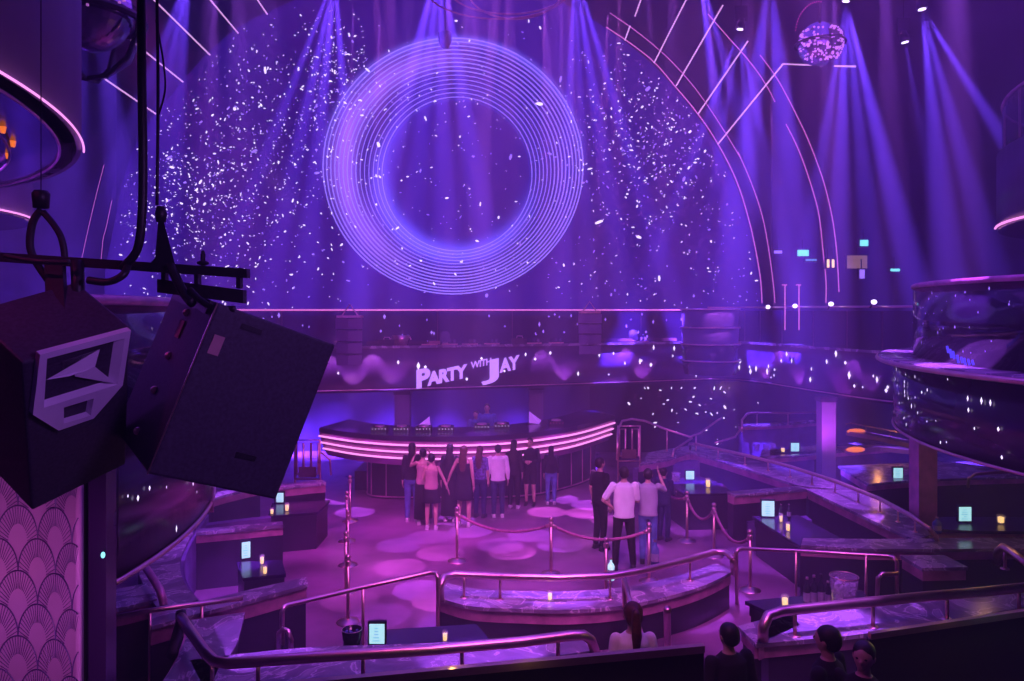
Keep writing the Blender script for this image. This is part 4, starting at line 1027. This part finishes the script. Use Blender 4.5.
rope(P_[(714, 556)], P_[(750, 590)], 'sagging rope nearest the slim right handrail', .3)
rope(P_[(649, 581)], P_[(551, 574)], 'rope across the legs of the white shirt man')
rope(P_[(551, 574)], P_[(457, 561)], 'rope behind the left half of the island wall')
rope(P_[(687, 541)], G(660, 530, 0), 'rope leading left toward the group of people', .1)
rail([G(625, 607, .62), G(624, 580, 1.1), G(630, 600, 1.0), G(643, 640, .9)], .035, 'pale slanting rail behind the ponytail woman')
rail([G(668, 660, .65), G(667, 612, 1.55), G(668, 609, 1.6)], .04, 'upright rail end right of the ponytail woman')

# ------------------------------------------------------------------ people
def cap(q, a, b, ra, rb, n=12):
    a = Vector(a); b = Vector(b); k = 5
    q.tube([a.lerp(b, i/k) for i in range(k+1)], [ra+(rb-ra)*i/k for i in range(k+1)], n)
    q.ell(a, (ra,)*3, n, 8); q.ell(b, (rb,)*3, n, 8)
def torso(q, secs, n=18):
    v = []; f = []
    for (z, rx, ry, y) in secs:
        for j in range(n):
            a = 2*PI*j/n; v.append((rx*math.cos(a), y+ry*math.sin(a), z))
    for i in range(len(secs)-1):
        for j in range(n): f.append((i*n+j, i*n+(j+1) % n, (i+1)*n+(j+1) % n, (i+1)*n+j))
    f.append(tuple(range(n-1, -1, -1))); f.append(tuple((len(secs)-1)*n+j for j in range(n)))
    q.add(v, f)
def hand(q, wr, d, side, curl=.5):
    d = d.normalized(); sx = Vector((0, 1, 0)) if abs(d.z) > .5 else Vector((0, 0, 1))
    across = (sx-d*sx.dot(d)).normalized(); inw = d.cross(across).normalized()*(-side)
    R_ = Matrix((across, inw, d)).transposed()
    q.ell(wr+d*.05, (.042, .018, .055), 12, 8, mx=R_)
    for i, (o_, ln) in enumerate(((-.030, .062), (-.010, .072), (.010, .068), (.030, .052))):
        b = wr+d*.09+across*o_; m1 = b+d*ln*.55+inw*.008; e = m1+(d*(1-curl*.6)+inw*curl).normalized()*ln*.5
        cap(q, b-d*.02, m1, .0095, .009, 8); cap(q, m1, e, .009, .0075, 8)
    b = wr+d*.03-across*.038; m1 = b+(d*.6-across*.5).normalized()*.04; cap(q, b, m1, .012, .0105, 8); cap(q, m1, m1+(d*.9+inw*.3).normalized()*.032, .0105, .008, 8)
def build_person(px, py, z, top, label, yaw=0.0, female=True, shirt='c_black', bottom='c_black', hair='hair', hairlen='long', sleeves=.5, bot='trousers', arms='hang', shoes='shoe', Y=None, head_tilt=0, scale=None, legs_spread=.0, phone=False, lean=0.0):
    p = G(px, py, z) if Y is None else Vector(((px-CX)/F*Y, Y, z))
    Hm = (CZ-(top-HY)/F*p.y)-z if scale is None else scale
    s = Hm/1.72
    t = empty('person', tuple(p), label, 'person')
    t['_w'] = (0, 0, 0)
    wf = .9 if female else 1.0
    sh = .165*wf if female else .185
    def arm(side, kind):
        S_ = Vector((side*sh, 0, 1.41))
        if kind == 'hang': return S_, Vector((side*(sh+.055), -.03, 1.13)), Vector((side*(sh+.06), .03, .88))
        if kind == 'out': return S_, Vector((side*(sh+.13), -.02, 1.16)), Vector((side*(sh+.22), .0, .93))
        if kind == 'fold': return S_, Vector((side*(sh+.06), .02, 1.14)), Vector((side*.06, .24, 1.16))
        if kind == 'up': return S_, Vector((side*(sh+.12), .12, 1.32)), Vector((side*(sh+.02), .20, 1.58))
        if kind == 'front': return S_, Vector((side*(sh+.05), .03, 1.14)), Vector((side*(sh-.02), .27, 1.10))
        if kind == 'hip': return S_, Vector((side*(sh+.17), -.06, 1.18)), Vector((side*(sh+.0), .04, 1.02))
    if isinstance(arms, str): arms = (arms, arms)
    AL = arm(-1, arms[0]); AR = arm(1, arms[1])
    hip = .085; st = legs_spread
    legs = [[Vector((sd*hip, 0, .90)), Vector((sd*(hip+.01+st), .02, .50)), Vector((sd*(hip+.015+st*1.7), -.02, .09))] for sd in (-1, 1)]
    waist = .125*wf if female else .15; hipw = .165
    # body
    q = MB()
    torso(q, [(.84, .12, .09, 0), (.90, hipw, .115, -.005), (.98, hipw*.97, .115, -.005), (1.10, waist, .095, 0), (1.22, waist*1.1, .10, .005), (1.32, .155*wf, .11, .005), (1.40, .15*wf, .095, 0), (1.45, .09, .07, 0), (1.48, .055, .055, 0)])
    cap(q, (0, -.01, 1.44), (0, .01, 1.54), .052, .048)
    q.ell((0, .012, 1.622), (.074, .092, .100), 20, 14); q.ell((0, .035, 1.565), (.052, .055, .05), 14, 10)
    q.ell((0, .105, 1.605), (.012, .018, .022), 8, 6)
    for sd in (-1, 1): q.ell((sd*.076, .0, 1.61), (.012, .02, .03), 8, 6)
    q.ell((0, .088, 1.567), (.022, .012, .008), 8, 6)
    for A_, sd in ((AL, -1), (AR, 1)):
        cap(q, A_[0], A_[1], .050*wf, .038*wf); cap(q, A_[1], A_[2], .037*wf, .026*wf); hand(q, A_[2], A_[2]-A_[1], sd)
    for l_, sd in zip(legs, (-1, 1)):
        cap(q, l_[0], l_[1], .085, .054); cap(q, l_[1], l_[1].lerp(l_[2], .35)+Vector((0, -.012, 0)), .052, .052); cap(q, l_[1].lerp(l_[2], .35)+Vector((0, -.012, 0)), l_[2], .050, .034)
        cap(q, l_[2]+Vector((0, -.02, -.04)), l_[2]+Vector((sd*.015, .13, -.055)), .038, .028)
    base = Matrix.Translation(p) @ Matrix.Rotation(yaw, 4, 'Z') @ Matrix.Rotation(lean, 4, 'X') @ Matrix.Scale(s, 4)
    def done(q, name, m, vox=None, smooth=True):
        o = obj(name, q.v, q.f, m, None, smooth)
        if vox:
            md = o.modifiers.new('r', 'REMESH'); md.mode = 'VOXEL'; md.voxel_size = vox; md.use_smooth_shade = True
            dg = bpy.context.evaluated_depsgraph_get(); me = bpy.data.meshes.new_from_object(o.evaluated_get(dg)); o.modifiers.clear(); old = o.data; o.data = me; bpy.data.meshes.remove(old)
            if not me.materials: me.materials.append(M[m])
            bm = bmesh.new(); bm.from_mesh(me)
            for _ in range(2): bmesh.ops.smooth_vert(bm, verts=bm.verts, factor=.5, use_axis_x=True, use_axis_y=True, use_axis_z=True)
            bm.to_mesh(me); bm.free()
            for f_ in me.polygons: f_.use_smooth = True
        o.data.transform(base.copy() if False else Matrix.Identity(4)); o.parent = t; return o
    done(q, 'body', 'skin', .0085)
    # eyes
    for sd in (-1, 1):
        q = MB(); q.ell((sd*.030, .092, 1.628), (.013, .008, .008), 8, 6); done(q, 'eye', 'c_black')
    # shirt
    q = MB(); g_ = .012
    if shirt:
        zt = 1.455 if sleeves > 0 else 1.34
        secs = [(.93, hipw*.98+g_, .125+g_, 0), (1.0, hipw*.95+g_, .12+g_, 0), (1.10, waist+.02+g_, .105+g_, 0), (1.22, waist*1.12+g_, .108+g_, .005), (1.32, .16*wf+g_, .115+g_, .005)]
        if sleeves > 0: secs += [(1.40, .155*wf+g_, .10+g_, 0), (1.45, .10, .075, 0), (1.475, .066, .066, 0)]
        else: secs += [(1.36, .15*wf+g_, .105+g_, 0)]
        if not female: secs = [(.88, hipw+g_+.01, .125+g_, 0)]+secs
        torso(q, secs)
        if sleeves > 0:
            for A_ in (AL, AR):
                if sleeves <= .5: cap(q, A_[0], A_[0].lerp(A_[1], sleeves*1.6), .064*wf, .058*wf)
                else: cap(q, A_[0], A_[1], .063*wf, .050*wf); cap(q, A_[1], A_[1].lerp(A_[2], (sleeves-.5)*1.9), .050*wf, .040*wf)
        done(q, 'shirt' if not (female and bot == 'dress') else 'dress_top', shirt, .012)
    q = MB()
    if bot in ('trousers', 'shorts'):
        torso(q, [(.82, .13, .10, 0), (.88, hipw+.012, .128, 0), (.98, hipw+.006, .125, 0), (1.03, hipw*.92, .115, 0)])
        for l_ in legs:
            cap(q, l_[0], l_[1] if bot == 'trousers' else l_[0].lerp(l_[1], .75), .096, .070 if bot == 'trousers' else .082)
            if bot == 'trousers': cap(q, l_[1], l_[2]+Vector((0, 0, .02)), .070, .054)
        done(q, bot, bottom, .012)
    else:
        low = {'skirt': .62, 'dress': .58, 'long': .14}[bot]
        torso(q, [(low, hipw+.045, .155, 0), ((low+.92)/2, hipw+.03, .14, 0), (.92, hipw+.015, .13, 0), (1.0, hipw*.97+.01, .122, 0), (1.08, waist+.03, .11, 0)])
        done(q, 'skirt', bottom)
    for l_, sd in zip(legs, (-1, 1)):
        q = MB(); b = l_[2]; cap(q, b+Vector((0, -.03, -.045)), b+Vector((sd*.015, .13, -.055)), .044, .036); q.ell(b+Vector((0, -.01, -.02)), (.045, .05, .045), 10, 8)
        q.box((b.x-.04, b.y-.07, 0), (b.x+.045, b.y+.16, .02)); done(q, 'shoe', shoes, .01)
    # hair
    q = MB(); q.ell((0, -.008, 1.645), (.085, .100, .092), 18, 12)
    if hairlen == 'long':
        q.ell((0, -.055, 1.56), (.082, .058, .12), 14, 10); q.ell((0, -.085, 1.42), (.095, .042, .17), 14, 10); q.ell((0, -.10, 1.30), (.080, .032, .13), 12, 8)
    elif hairlen == 'bun':
        q.ell((0, -.02, 1.70), (.05, .05, .045), 12, 8); q.ell((0, -.05, 1.60), (.07, .05, .06), 12, 8)
    elif hairlen == 'pony':
        q.ell((0, -.05, 1.62), (.078, .065, .09), 14, 10); q.ell((0, -.115, 1.68), (.035, .035, .035), 10, 8)
        cap(q, (0, -.125, 1.67), (0, -.15, 1.50), .036, .046); cap(q, (0, -.15, 1.50), (0, -.13, 1.30), .046, .02)
    else:
        q.ell((0, -.035, 1.61), (.080, .072, .075), 14, 10)
    # keep the face clear
    for v in q.v:
        if v.y > .055 and v.z < 1.665: v.y = .045+(v.y-.055)*.1
    done(q, 'hair', hair, .01)
    if phone:
        q = MB(); c = AR[2]+Vector((0, .03, .10)); q.box((c.x-.035, c.y, c.z-.07), (c.x+.035, c.y+.01, c.z+.07)); done(q, 'phone', 'black', smooth=False)
    t.location = p; t.rotation_euler = (lean, 0, yaw); t.scale = (s, s, s)
    return t
bp = build_person
bp(412, 521, 0, 443, 'person with long black hair in black top and jeans, leftmost at the booth', .1, shirt='c_black', bottom='c_jean', sleeves=.9)
bp(423, 524, 0, 449, 'person in a long black skirt raising an arm beside the leftmost guest', .2, shirt='c_pink', bottom='c_black', bot='long', arms=('up', 'up'), sleeves=0, hairlen='short')
bp(431.5, 529, 0, 454, 'person with hair bun in beige strapless top and short black skirt', .0, shirt='c_pink', bottom='c_black', bot='skirt', sleeves=0, arms=('front', 'out'), hairlen='bun')
bp(450, 521, 0, 444, 'person with very long black hair in a black dress, facing the booth', -.1, shirt='c_black', bottom='c_black', bot='long', sleeves=.9)
bp(464, 526, 0, 446, 'person with auburn hair in a strapless short black dress', -.25, shirt='c_black', bottom='c_black', bot='dress', sleeves=0, arms=('out', 'hang'), hair='hair_brown', legs_spread=.01)
bp(480, 517, 0, 446, 'person in patterned blue top and dark trousers beside the white shirt', -.3, shirt='c_pat', bottom='c_navy', hair='hair_brown', sleeves=.5, shoes='shoe_d')
bp(498, 517, 0, 445, 'person in a loose white shirt and navy jeans at the booth', .1, False, 'c_white', 'c_navy', hairlen='short', sleeves=.95)
bp(514, 508, 0, 440, 'person in all black right of the loose white shirt', -.2, shirt='c_black', bottom='c_black', sleeves=.9, shoes='shoe')
bp(530, 505, 0, 438, 'person in black jacket and shorts with folded arms facing the room', PI-.2, False, 'c_black', 'c_black', bot='shorts', arms='fold', hairlen='short', sleeves=.95, shoes='shoe_d')
bp(551, 504, 0, 446, 'person with dark hair in black top and pale jeans, rightmost at the booth', .0, shirt='c_black', bottom='c_jean', sleeves=.9)
bp(600, 549, 0, 458, 'person in all black standing with arms hanging, left of the white shirt group', -1.0, False, 'c_black', 'c_black', hairlen='short', sleeves=.45, shoes='shoe_d')
bp(624, 569, 0, 467, 'person in white t-shirt and black trousers, nearest of the standing group', .0, False, 'c_white', 'c_black', hairlen='short', sleeves=.5, arms=('hip', 'front'), legs_spread=.03, shoes='shoe_d')
bp(648, 563, 0, 469, 'person in grey t-shirt and jeans raising a hand', -.2, False, 'c_grey', 'c_jean', hairlen='short', sleeves=.5, arms=('front', 'up'), shoes='shoe_d')
bp(664, 540, 0, 468, 'person in dark clothes leaning behind the grey t-shirt', -.7, False, 'c_navy', 'c_navy', hairlen='short', sleeves=.9, arms=('front', 'front'), shoes='shoe_d')
bp(487, 0, .5, 404, 'performer in a dark shirt, taller of the two behind the booth', PI, False, 'c_jean', 'c_black', hairlen='short', sleeves=.5, arms=('front', 'front'), Y=20.1)
bp(476, 0, .5, 411, 'performer left of the taller one behind the booth', PI-.3, False, 'c_jean', 'c_black', hairlen='short', sleeves=.5, arms=('front', 'front'), Y=20.2)
light('SPOT', (-.6, 17.6, 5.5), 160, (.15, .2, 1), (-.85, 20.1, 1.9), .05, math.radians(28), .6, name='booth_key_light')
light('SPOT', (.5, 7.5, 7.5), 800, (.9, .45, 1), P(635, 500, 14), .1, math.radians(15), .7, name='booth_key_light')
light('SPOT', (-3.5, 10, 7), 600, (.9, .4, 1), P(475, 480, 17), .1, math.radians(22), .7, name='booth_key_light')
FZ = .62
q = MB(); q.box((-1.2, 3.6, 0), (5.0, 6.95, FZ)); o = q.build('guest_platform', 'dark'); tag(o, 'dark raised platform where the nearest guests stand', 'platform')
bp(633, 0, FZ, 603, 'person with auburn ponytail in a pale short sleeved top, seen from behind', .05, shirt='c_white', bottom='c_black', sleeves=.25, hair='hair_red', hairlen='pony', Y=6.3)
bp(729, 0, FZ, 624, 'person with short black hair in a black jacket right of the ponytail', .35, False, 'c_black', 'c_black', hairlen='short', sleeves=.95, Y=6.1)
bp(828, 0, FZ, 627, 'person in black with head turned left below the right ledge', .8, False, 'c_black', 'c_black', hairlen='short', sleeves=.95, Y=5.8)
bp(864, 0, FZ, 643, 'person with dark hair facing the camera side, rightmost of the near guests', 2.5, False, 'c_black', 'c_black', hairlen='short', sleeves=.95, Y=5.6)
light('SPOT', (-1.5, 3.5, 8), 260, (.8, .1, .7), (1.6, 6.2, 2.2), .1, math.radians(50), .8, name='guest_light')

# ------------------------------------------------------------------ nearest parapets with gold caps
def parapet(pts, label, panel_to):
    t = empty('parapet', tuple(pts[0]), label, 'parapet'); L = [Vector(p) for p in pts]
    vv = []
    q = MB()
    for a, b in zip(L, L[1:]):
        d = b-a; up = Vector((0, 0, -.05)); w_ = Vector((0, .05, 0)); q.hexa(a, d, up, w_)
    q.build('metal_cap', 'gold', t)
    q = MB()
    for a, b in zip(L, L[1:]):
        d = b-a; q.hexa(a+Vector((0, .03, -.06)), d, Vector((0, 0, -(a.z-.06-panel_to))), Vector((0, .05, 0)))
    q.build('dark_panel', 'black', t)
    return t
parapet([P(290, 684, 4.7), P(705, 646, 5.1)], 'gold capped dark parapet crossing the lower middle', .64)
parapet([P(871, 634, 6.2), P(1060, 606, 6.4)], 'gold capped dark parapet in the lower right corner', .64)
for (x, y, c_) in ((452, 668, (1, .6, .2)), (530, 660, (1, .6, .2)), (895, 624, (1, .7, .1)), (945, 616, (1, .65, .1)), (990, 608, (.3, 1, .5))):
    Yb = 4.85 if x < 700 else 6.2; light('POINT', P(x, y-9, Yb+.05), 1.0, c_, size=.02, name='cap_glint')  # tiny added point lamps put coloured glints on the caps
light('SPOT', (.6, 3.6, 6.6), 90, (.9, .3, .6), (.4, 4.9, 2.5), .1, math.radians(50), .8, name='parapet_fill')  # unseen spots added to brighten the gold caps
light('SPOT', (3.4, 5.0, 6.6), 60, (.7, .35, .8), (3.9, 6.3, 2.2), .1, math.radians(50), .8, name='parapet_fill')

# ------------------------------------------------------------------ patterned curved panel at the lower left
cv = empty('scallop_panel', (-3.4, 4.6, 0), 'pink lit curved wall panel with scallop fan pattern, lower left', 'wall panel')
def SC(u_, z):   # u along the curve 0..1
    a = math.radians(200+u_*175) ; 
    x = -3.95+1.52*u_; y = 4.1+.45*math.sin(u_*2.4+.2)
    return Vector((x, y, z))
q = MB(); A = [SC(i/40, 0) for i in range(37)]; q.strip(A, [p+Vector((-.02, .08, 0)) for p in A], 2.2, 4.05); q.build('curved_panel', 'scallop', cv, True)
q = MB(); cw = .25; ch = .20
row = 0; z = 2.0
Wd = 1.45*.9
def onp(x, z):
    u_ = x/1.45; p = SC(u_, z); return p+Vector((0, -.006, 0))
while z < 4.1:
    off = (cw/2 if row % 2 else 0)
    x = -cw+off
    while x < Wd+cw:
        R0 = cw*.5; asp = 1.6
        for k in range(2):
            r = R0*(1-.0*k) if k == 0 else R0*.03
        outer = []
        for j in range(25):
            a = PI*j/24; outer.append((x+R0*math.cos(a), z+R0*asp*math.sin(a)))
        for a_, b_ in zip(outer, outer[1:]):
            if 0 < a_[0] < Wd and 0 < b_[0] < Wd and a_[1] < 4.04 and b_[1] < 4.04: q.tube([onp(*a_), onp(*b_)], .0045, 4)
        # spokes fan from the foot of the scale, in the visible outer band
        for j in range(1, 22):
            a = PI*j/22; e0 = .60
            p0 = (x+R0*e0*math.cos(a)*.8, z-R0*.25+R0*asp*(e0)*math.sin(a)); p1 = (x+R0*.97*math.cos(a), z+R0*asp*.97*math.sin(a))
            if all(0 < p[0] < Wd and p[1] < 4.04 for p in (p0, p1)): q.tube([onp(*p0), onp(*p1)], .0022, 4)
        x += cw
    z += ch; row += 1
q.build('scallop_lines', 'scallop_l', cv)
light('SPOT', (-1.9, 2.2, 3.2), 110, (.9, .16, .9), (-3.3, 4.4, 3.0), .05, math.radians(60), .7, name='panel_light')
light('SPOT', (-2.9, 3.0, 1.5), 14, (1, .22, .1), (-3.1, 4.5, 3.4), .03, math.radians(16), .7, name='panel_light')
# dark blue pillar beside it
t = empty('pillar', (P(94, 0, 4.6).x, 4.6, 0), 'slim dark blue pillar beside the scallop panel', 'pillar')
a = P(85, 0, 4.6); b = P(106, 0, 4.6)
q = MB(); q.box((a.x, 4.6, .1), (b.x, 4.72, 4.1)); q.build('shaft', 'gloss', t); q = MB(); q.box((a.x-.02, 4.58, 0), (b.x+.02, 4.74, .1)); q.build('base', 'dark', t)
a = P(74, 0, 4.55)
q = MB(); q.box((a.x, 4.5, .1), (a.x+.05, 4.6, 4.0)); q.build('black_edge', 'black', t)
p = P(103, 555, 4.55); q = MB(); q.ell(p, (.013, .01, .02), 12, 8); q.build('cyan_reflection', 'exit', t, True)  # cyan reflection on the pillar, painted as a glowing bead
# scallop panel's reflection on the near glossy balcony, modelled as trim-coloured slats
for i, (x0, x1, y0, y1, Y) in enumerate([(108, 118, 462, 560, 5.0), (203, 214, 486, 512, 6.9)]):
    a = P(x0, y0, Y); b = P(x1, y1, Y); R_ = 5.37
    q = MB()
    for j in range(22):
        z = b.z+(a.z-b.z)*j/22; ya = math.asin((a.y-5.4)/R_)
        q.box((a.x, Y-.01, z), (b.x, Y, z+(a.z-b.z)/40))
    o = q.build('reflection_strip', 'pixel2' if False else 'trim', LP)

# ------------------------------------------------------------------ hanging loudspeakers, bar and cables
def frame_from(TL, TR, BL, dw):
    o_ = TL; u_ = TR-TL; v_ = BL-TL; v_ = v_-u_*(v_.dot(u_)/u_.dot(u_)); w_ = u_.cross(v_).normalized()
    if w_.y < 0: w_ = -w_
    return o_, u_, v_, w_*dw
# left horn speaker
o_, u_, v_, w_ = frame_from(P(22, 363, 3.05), P(130, 326, 3.42), P(4, 525, 3.42), .42)
hs = empty('horn_loudspeaker', tuple(o_), 'black hanging loudspeaker with a pale flared horn, at left', 'speaker')
q = MB(); q.hexa(o_, u_, v_, w_); ob = q.build('cabinet', 'cab', hs)
md = ob.modifiers.new('b', 'BEVEL'); md.width = .012; md.segments = 2
def face(x, y, d=0):   # px on the face plane
    nrm = u_.cross(v_).normalized(); nrm = -nrm if nrm.y > 0 else nrm
    dr = Vector(((x-CX)/F, 1, -(y-HY)/F)); cam0 = Vector((0, 0, CZ)); tt = (o_-cam0).dot(nrm)/dr.dot(nrm)
    return cam0+dr*tt+nrm*d
out = [(36, 351), (127, 327), (119, 382), (90, 415), (55, 427), (29, 411)]
inn = [(43, 354), (122, 334), (114, 380), (38, 404)]
q = MB()
Vo = [face(x, y, .03) for x, y in out]; Vb = [face(x, y, .001) for x, y in out]
i1 = [(43, 355), (121, 335), (114, 381), (40, 404)]
I1 = [face(x, y, .03) for x, y in i1]
i2 = [(60, 366), (96, 357), (92, 374), (58, 386)]
I2 = [face(x, y, -.07)+Vector((-.02, 0, 0)) for x, y in i2]
j1 = [(60, 404), (90, 395), (87, 412), (60, 420)]
J1 = [face(x, y, .03) for x, y in j1]; J2 = [face(x*.5+.5*76, y*.6+.4*408, -.08) for x, y in j1]
vs_ = Vo+Vb+I1+I2+J1+J2; o0 = 0; ob0 = 6; i0 = 12; k0 = 16; j0 = 20; l0 = 24
fs = [(o0+i, o0+(i+1) % 6, ob0+(i+1) % 6, ob0+i) for i in range(6)]
fs += [(0, 1, i0+1, i0), (1, 2, i0+2, i0+1), (0, i0, i0+3, 5), (i0+3, i0+2, j0+1, j0), (5, i0+3, j0, j0+3, 4), (i0+2, 2, 3, j0+1), (j0+1, 3, j0+2), (j0+2, 3, 4, j0+3)]
fs += [(i0+i, i0+(i+1) % 4, k0+(i+1) % 4, k0+i) for i in range(4)]+[(k0, k0+1, k0+2, k0+3)]
fs += [(j0+i, j0+(i+1) % 4, l0+(i+1) % 4, l0+i) for i in range(4)]+[(l0, l0+1, l0+2, l0+3)]
q.add(vs_, fs); q.build('horn_flare', 'horn', hs)
q = MB(); q.add([face(44, 367, .0), face(100, 349, .0), face(92, 366, .02), face(66, 374, .02), face(46, 380, 0), face(60, 366, -.14), face(96, 358, -.14)], [(0, 1, 2, 3, 4), (0, 5, 6, 1), (4, 3, 2, 6, 5)]); q.add([face(72, 374, .02), face(92, 364, .02), face(113, 381, .025), face(90, 372, -.1)], [(0, 1, 2), (0, 3, 1), (1, 3, 2)]); q.build('phase_plug', 'horn', hs)
# big cabinet
o2, u2, v2, w2 = frame_from(P(218, 303, 3.35), P(336, 345, 3.72), P(147, 474, 3.25), .80)
cs = empty('hanging_loudspeaker', tuple(o2), 'large black tilted loudspeaker cabinet hanging from the bar', 'speaker')
q = MB(); q.hexa(o2, u2, v2, w2); ob = q.build('cabinet', 'cab', cs); md = ob.modifiers.new('b', 'BEVEL'); md.width = .012; md.segments = 2
nf = u2.cross(v2).normalized(); nf = -nf if nf.y > 0 else nf
ns = -(u2.normalized())
q = MB(); q.tube([o2+nf*.003+ns*.003, o2+v2+nf*.003+ns*.003], .004, 5); q.build('edge_seam', 'metal', cs)
for (a, b) in ((.22, .04), (.55, .93)):
    q = MB(); c = o2+u2*a+v2*b*.8+v2*.03; q.hexa(c, u2.normalized()*.10, v2.normalized()*.025, nf*.006); q.build('badge', 'black', cs)
for k in (.12, .40, .62, .88):
    q = MB(); c = o2+w2*.5+v2*k; c = c+ns*.002; q.ell(c, (.02, .02, .02), 10, 8); q.build('rigging_bolt', 'metal', cs, True)
for (a, b) in ((.45, .17), (-.0, .17)):
    if a: c = o2+w2*a+v2*b+ns*.004; q = MB(); q.hexa(c, w2.normalized()*.07, v2.normalized()*.09, ns*.003); q.build('warning_sticker', 'c_pink', cs)
    else: c = o2+u2*.06+v2*b+nf*.004; q = MB(); q.hexa(c, u2.normalized()*.05, v2.normalized()*.09, nf*.003); q.build('warning_sticker', 'c_pink', cs)
# side grille pattern facing down and rigging plate
q = MB(); q.hexa(o2+w2*.1+ns*.001, w2*.8, v2*.08, ns*.012); q.build('rigging_plate', 'black', cs)

BY = 3.6
bar = empty('rigging_bar', tuple(P(120, 265, BY)), 'black rigging bar holding the loudspeakers', 'rigging bar')
q = MB(); a = P(-40, 254, BY); b = P(248, 273, BY); q.hexa(a+Vector((0, -.02, .02)), b-a, Vector((0, 0, -.045)), Vector((0, .05, 0))); q.build('bar_tube', 'black', bar)
q = MB(); a = P(157, 279, BY); b = P(243, 290, BY); q.hexa(a, b-a, Vector((0, 0, -.065)), Vector((0, .05, 0))); q.build('lower_bar', 'black', bar)
for x in (163, 196, 238):
    q = MB(); q.box(tuple(P(x-2, 272, BY)+Vector((0, 0, -.08))), tuple(P(x+2, 272, BY)+Vector((0, .04, .02)))); q.build('spacer', 'black', bar)
q = MB(); q.tube([P(203, 268, BY), P(203, 254, BY)], .012, 8); q.ell(P(203, 263, BY), (.03, .03, .012), 10, 6); q.ell(P(203, 253, BY), (.01, .01, .014), 8, 6); q.build('wing_bolt', 'black', bar)
def hang(name, pts, r, label, cat, m='black', par=None, sm=True):
    q = MB(); q.tube(smooth_line(pts, 6) if sm else pts, r, 8); o = q.build(name, m, par, True)
    if par is None: tag(o, label, cat)
    return o
hang('main_cable', [P(138, -60, 3.5), P(141, 0, 3.5), P(142, 90, 3.5), P(143, 160, 3.5), P(142, 215, 3.5), P(137, 250, 3.52), P(122, 268, 3.56)], .021, 'thick black cable bundle hanging down to the rigging bar', 'cable')
hang('thin_cable', [P(156, -60, 3.7), P(157, 0, 3.7), P(158, 100, 3.7), P(157, 205, 3.7)], .008, 'thin straight cable right of the thick bundle', 'cable')
hang('loop_cable', [P(156, 20, 3.72), P(163, 60, 3.72), P(165, 90, 3.72), P(157, 120, 3.72)], .005, 'very thin looping cable beside the straight one', 'cable')
hang('slack_cable', [P(190, 290, 3.5), P(200, 300, 3.45), P(215, 308, 3.4), P(235, 309, 3.4)], .016, 'slack black cable entering the top of the large loudspeaker', 'cable')
hang('power_cable', [P(128, 265, 3.55), P(123, 275, 3.5), P(108, 282, 3.5), P(88, 280, 3.5)], .018, 'black cable drooping below the rigging bar', 'cable')
hang('lead_cable', [P(5, 256, 3.5), P(20, 259, 3.48), P(45, 262, 3.48), P(70, 262, 3.5)], .012, 'black lead tied along the bar at the far left', 'cable')
# shackles and hoists
t = empty('chain_hoist', tuple(P(41, 200, BY)), 'black lifting hook and shackle above the horn loudspeaker', 'hoist')
q = MB(); q.lathe(tuple(P(41, 208, BY)), [(0, 0), (.035, 0), (.04, .07), (.03, .085), (0, .085)], 12); q.build('hook_block', 'black', t, True)
q = MB(); q.tube([P(41, 193, BY), P(41, -60, BY)], .0025, 6); q.build('chain', 'black', t)
q = MB(); q.tube(smooth_line([P(41, 210, BY), P(33, 222, BY), P(30, 245, BY), P(36, 262, BY), P(48, 280, BY)], 5), .018, 8); q.tube(smooth_line([P(43, 212, BY), P(54, 225, BY), P(62, 240, BY), P(64, 262, BY), P(52, 280, BY)], 5), .016, 8); q.build('sling', 'black', t, True)
q = MB(); q.add([P(44, 260, BY), P(62, 262, BY), P(66, 330, BY-.3), P(47, 340, BY-.3)]+[p_+Vector((0, .03, 0)) for p_ in (P(44, 260, BY), P(62, 262, BY), P(66, 330, BY-.3), P(47, 340, BY-.3))], [(0,1,2,3),(7,6,5,4),(0,4,5,1),(1,5,6,2),(2,6,7,3),(3,7,4,0)]); q.build('drop_plate', 'black', t)
t = empty('rigging_clamp', tuple(P(161, 240, BY)), 'black clamp with long neck above the large loudspeaker', 'clamp')
q = MB(); q.lathe(tuple(P(161, 222, BY)), [(0, 0), (.022, 0), (.027, .04), (.02, .075), (0, .08)], 12); q.build('hook_block', 'black', t, True)
q = MB(); q.add([P(158, 222, BY-.03), P(164, 222, BY-.03), P(177, 272, BY-.03), P(150, 272, BY-.03), P(151, 262, BY-.03), P(155, 258, BY-.03)]+[P(158, 222, BY+.03), P(164, 222, BY+.03), P(177, 272, BY+.03), P(150, 272, BY+.03), P(151, 262, BY+.03), P(155, 258, BY+.03)], [(0,1,2,3,4,5),(11,10,9,8,7,6)]+[(i, (i+1) % 6, 6+(i+1) % 6, 6+i) for i in range(6)]); q.build('neck_plate', 'black', t)
q = MB(); q.tube(smooth_line([P(170, 265, BY-.03), P(178, 282, BY-.06), P(186, 296, BY-.1), P(192, 303, BY-.15)], 5), .022, 8); q.build('strap', 'black', t, True)
hang('drop_plate', [P(77, 262, 3.58), P(78, 280, 3.55), P(78, 318, 3.5)], .03, 'black drop rod between the bar and horn loudspeaker', 'rod', sm=False)
light('SPOT', (1.6, 1.2, 5.8), 170, (.5, .16, 1), (-1.6, 3.4, 4.3), .3, math.radians(50), .8, name='speaker_fill')  # unseen spots aimed at the loudspeakers to brighten their faces
light('SPOT', (-3.0, 2.6, 6.2), 22, (1, .06, .5), (-2.2, 3.6, 4.6), .1, math.radians(40), .8, name='speaker_fill')
finish()
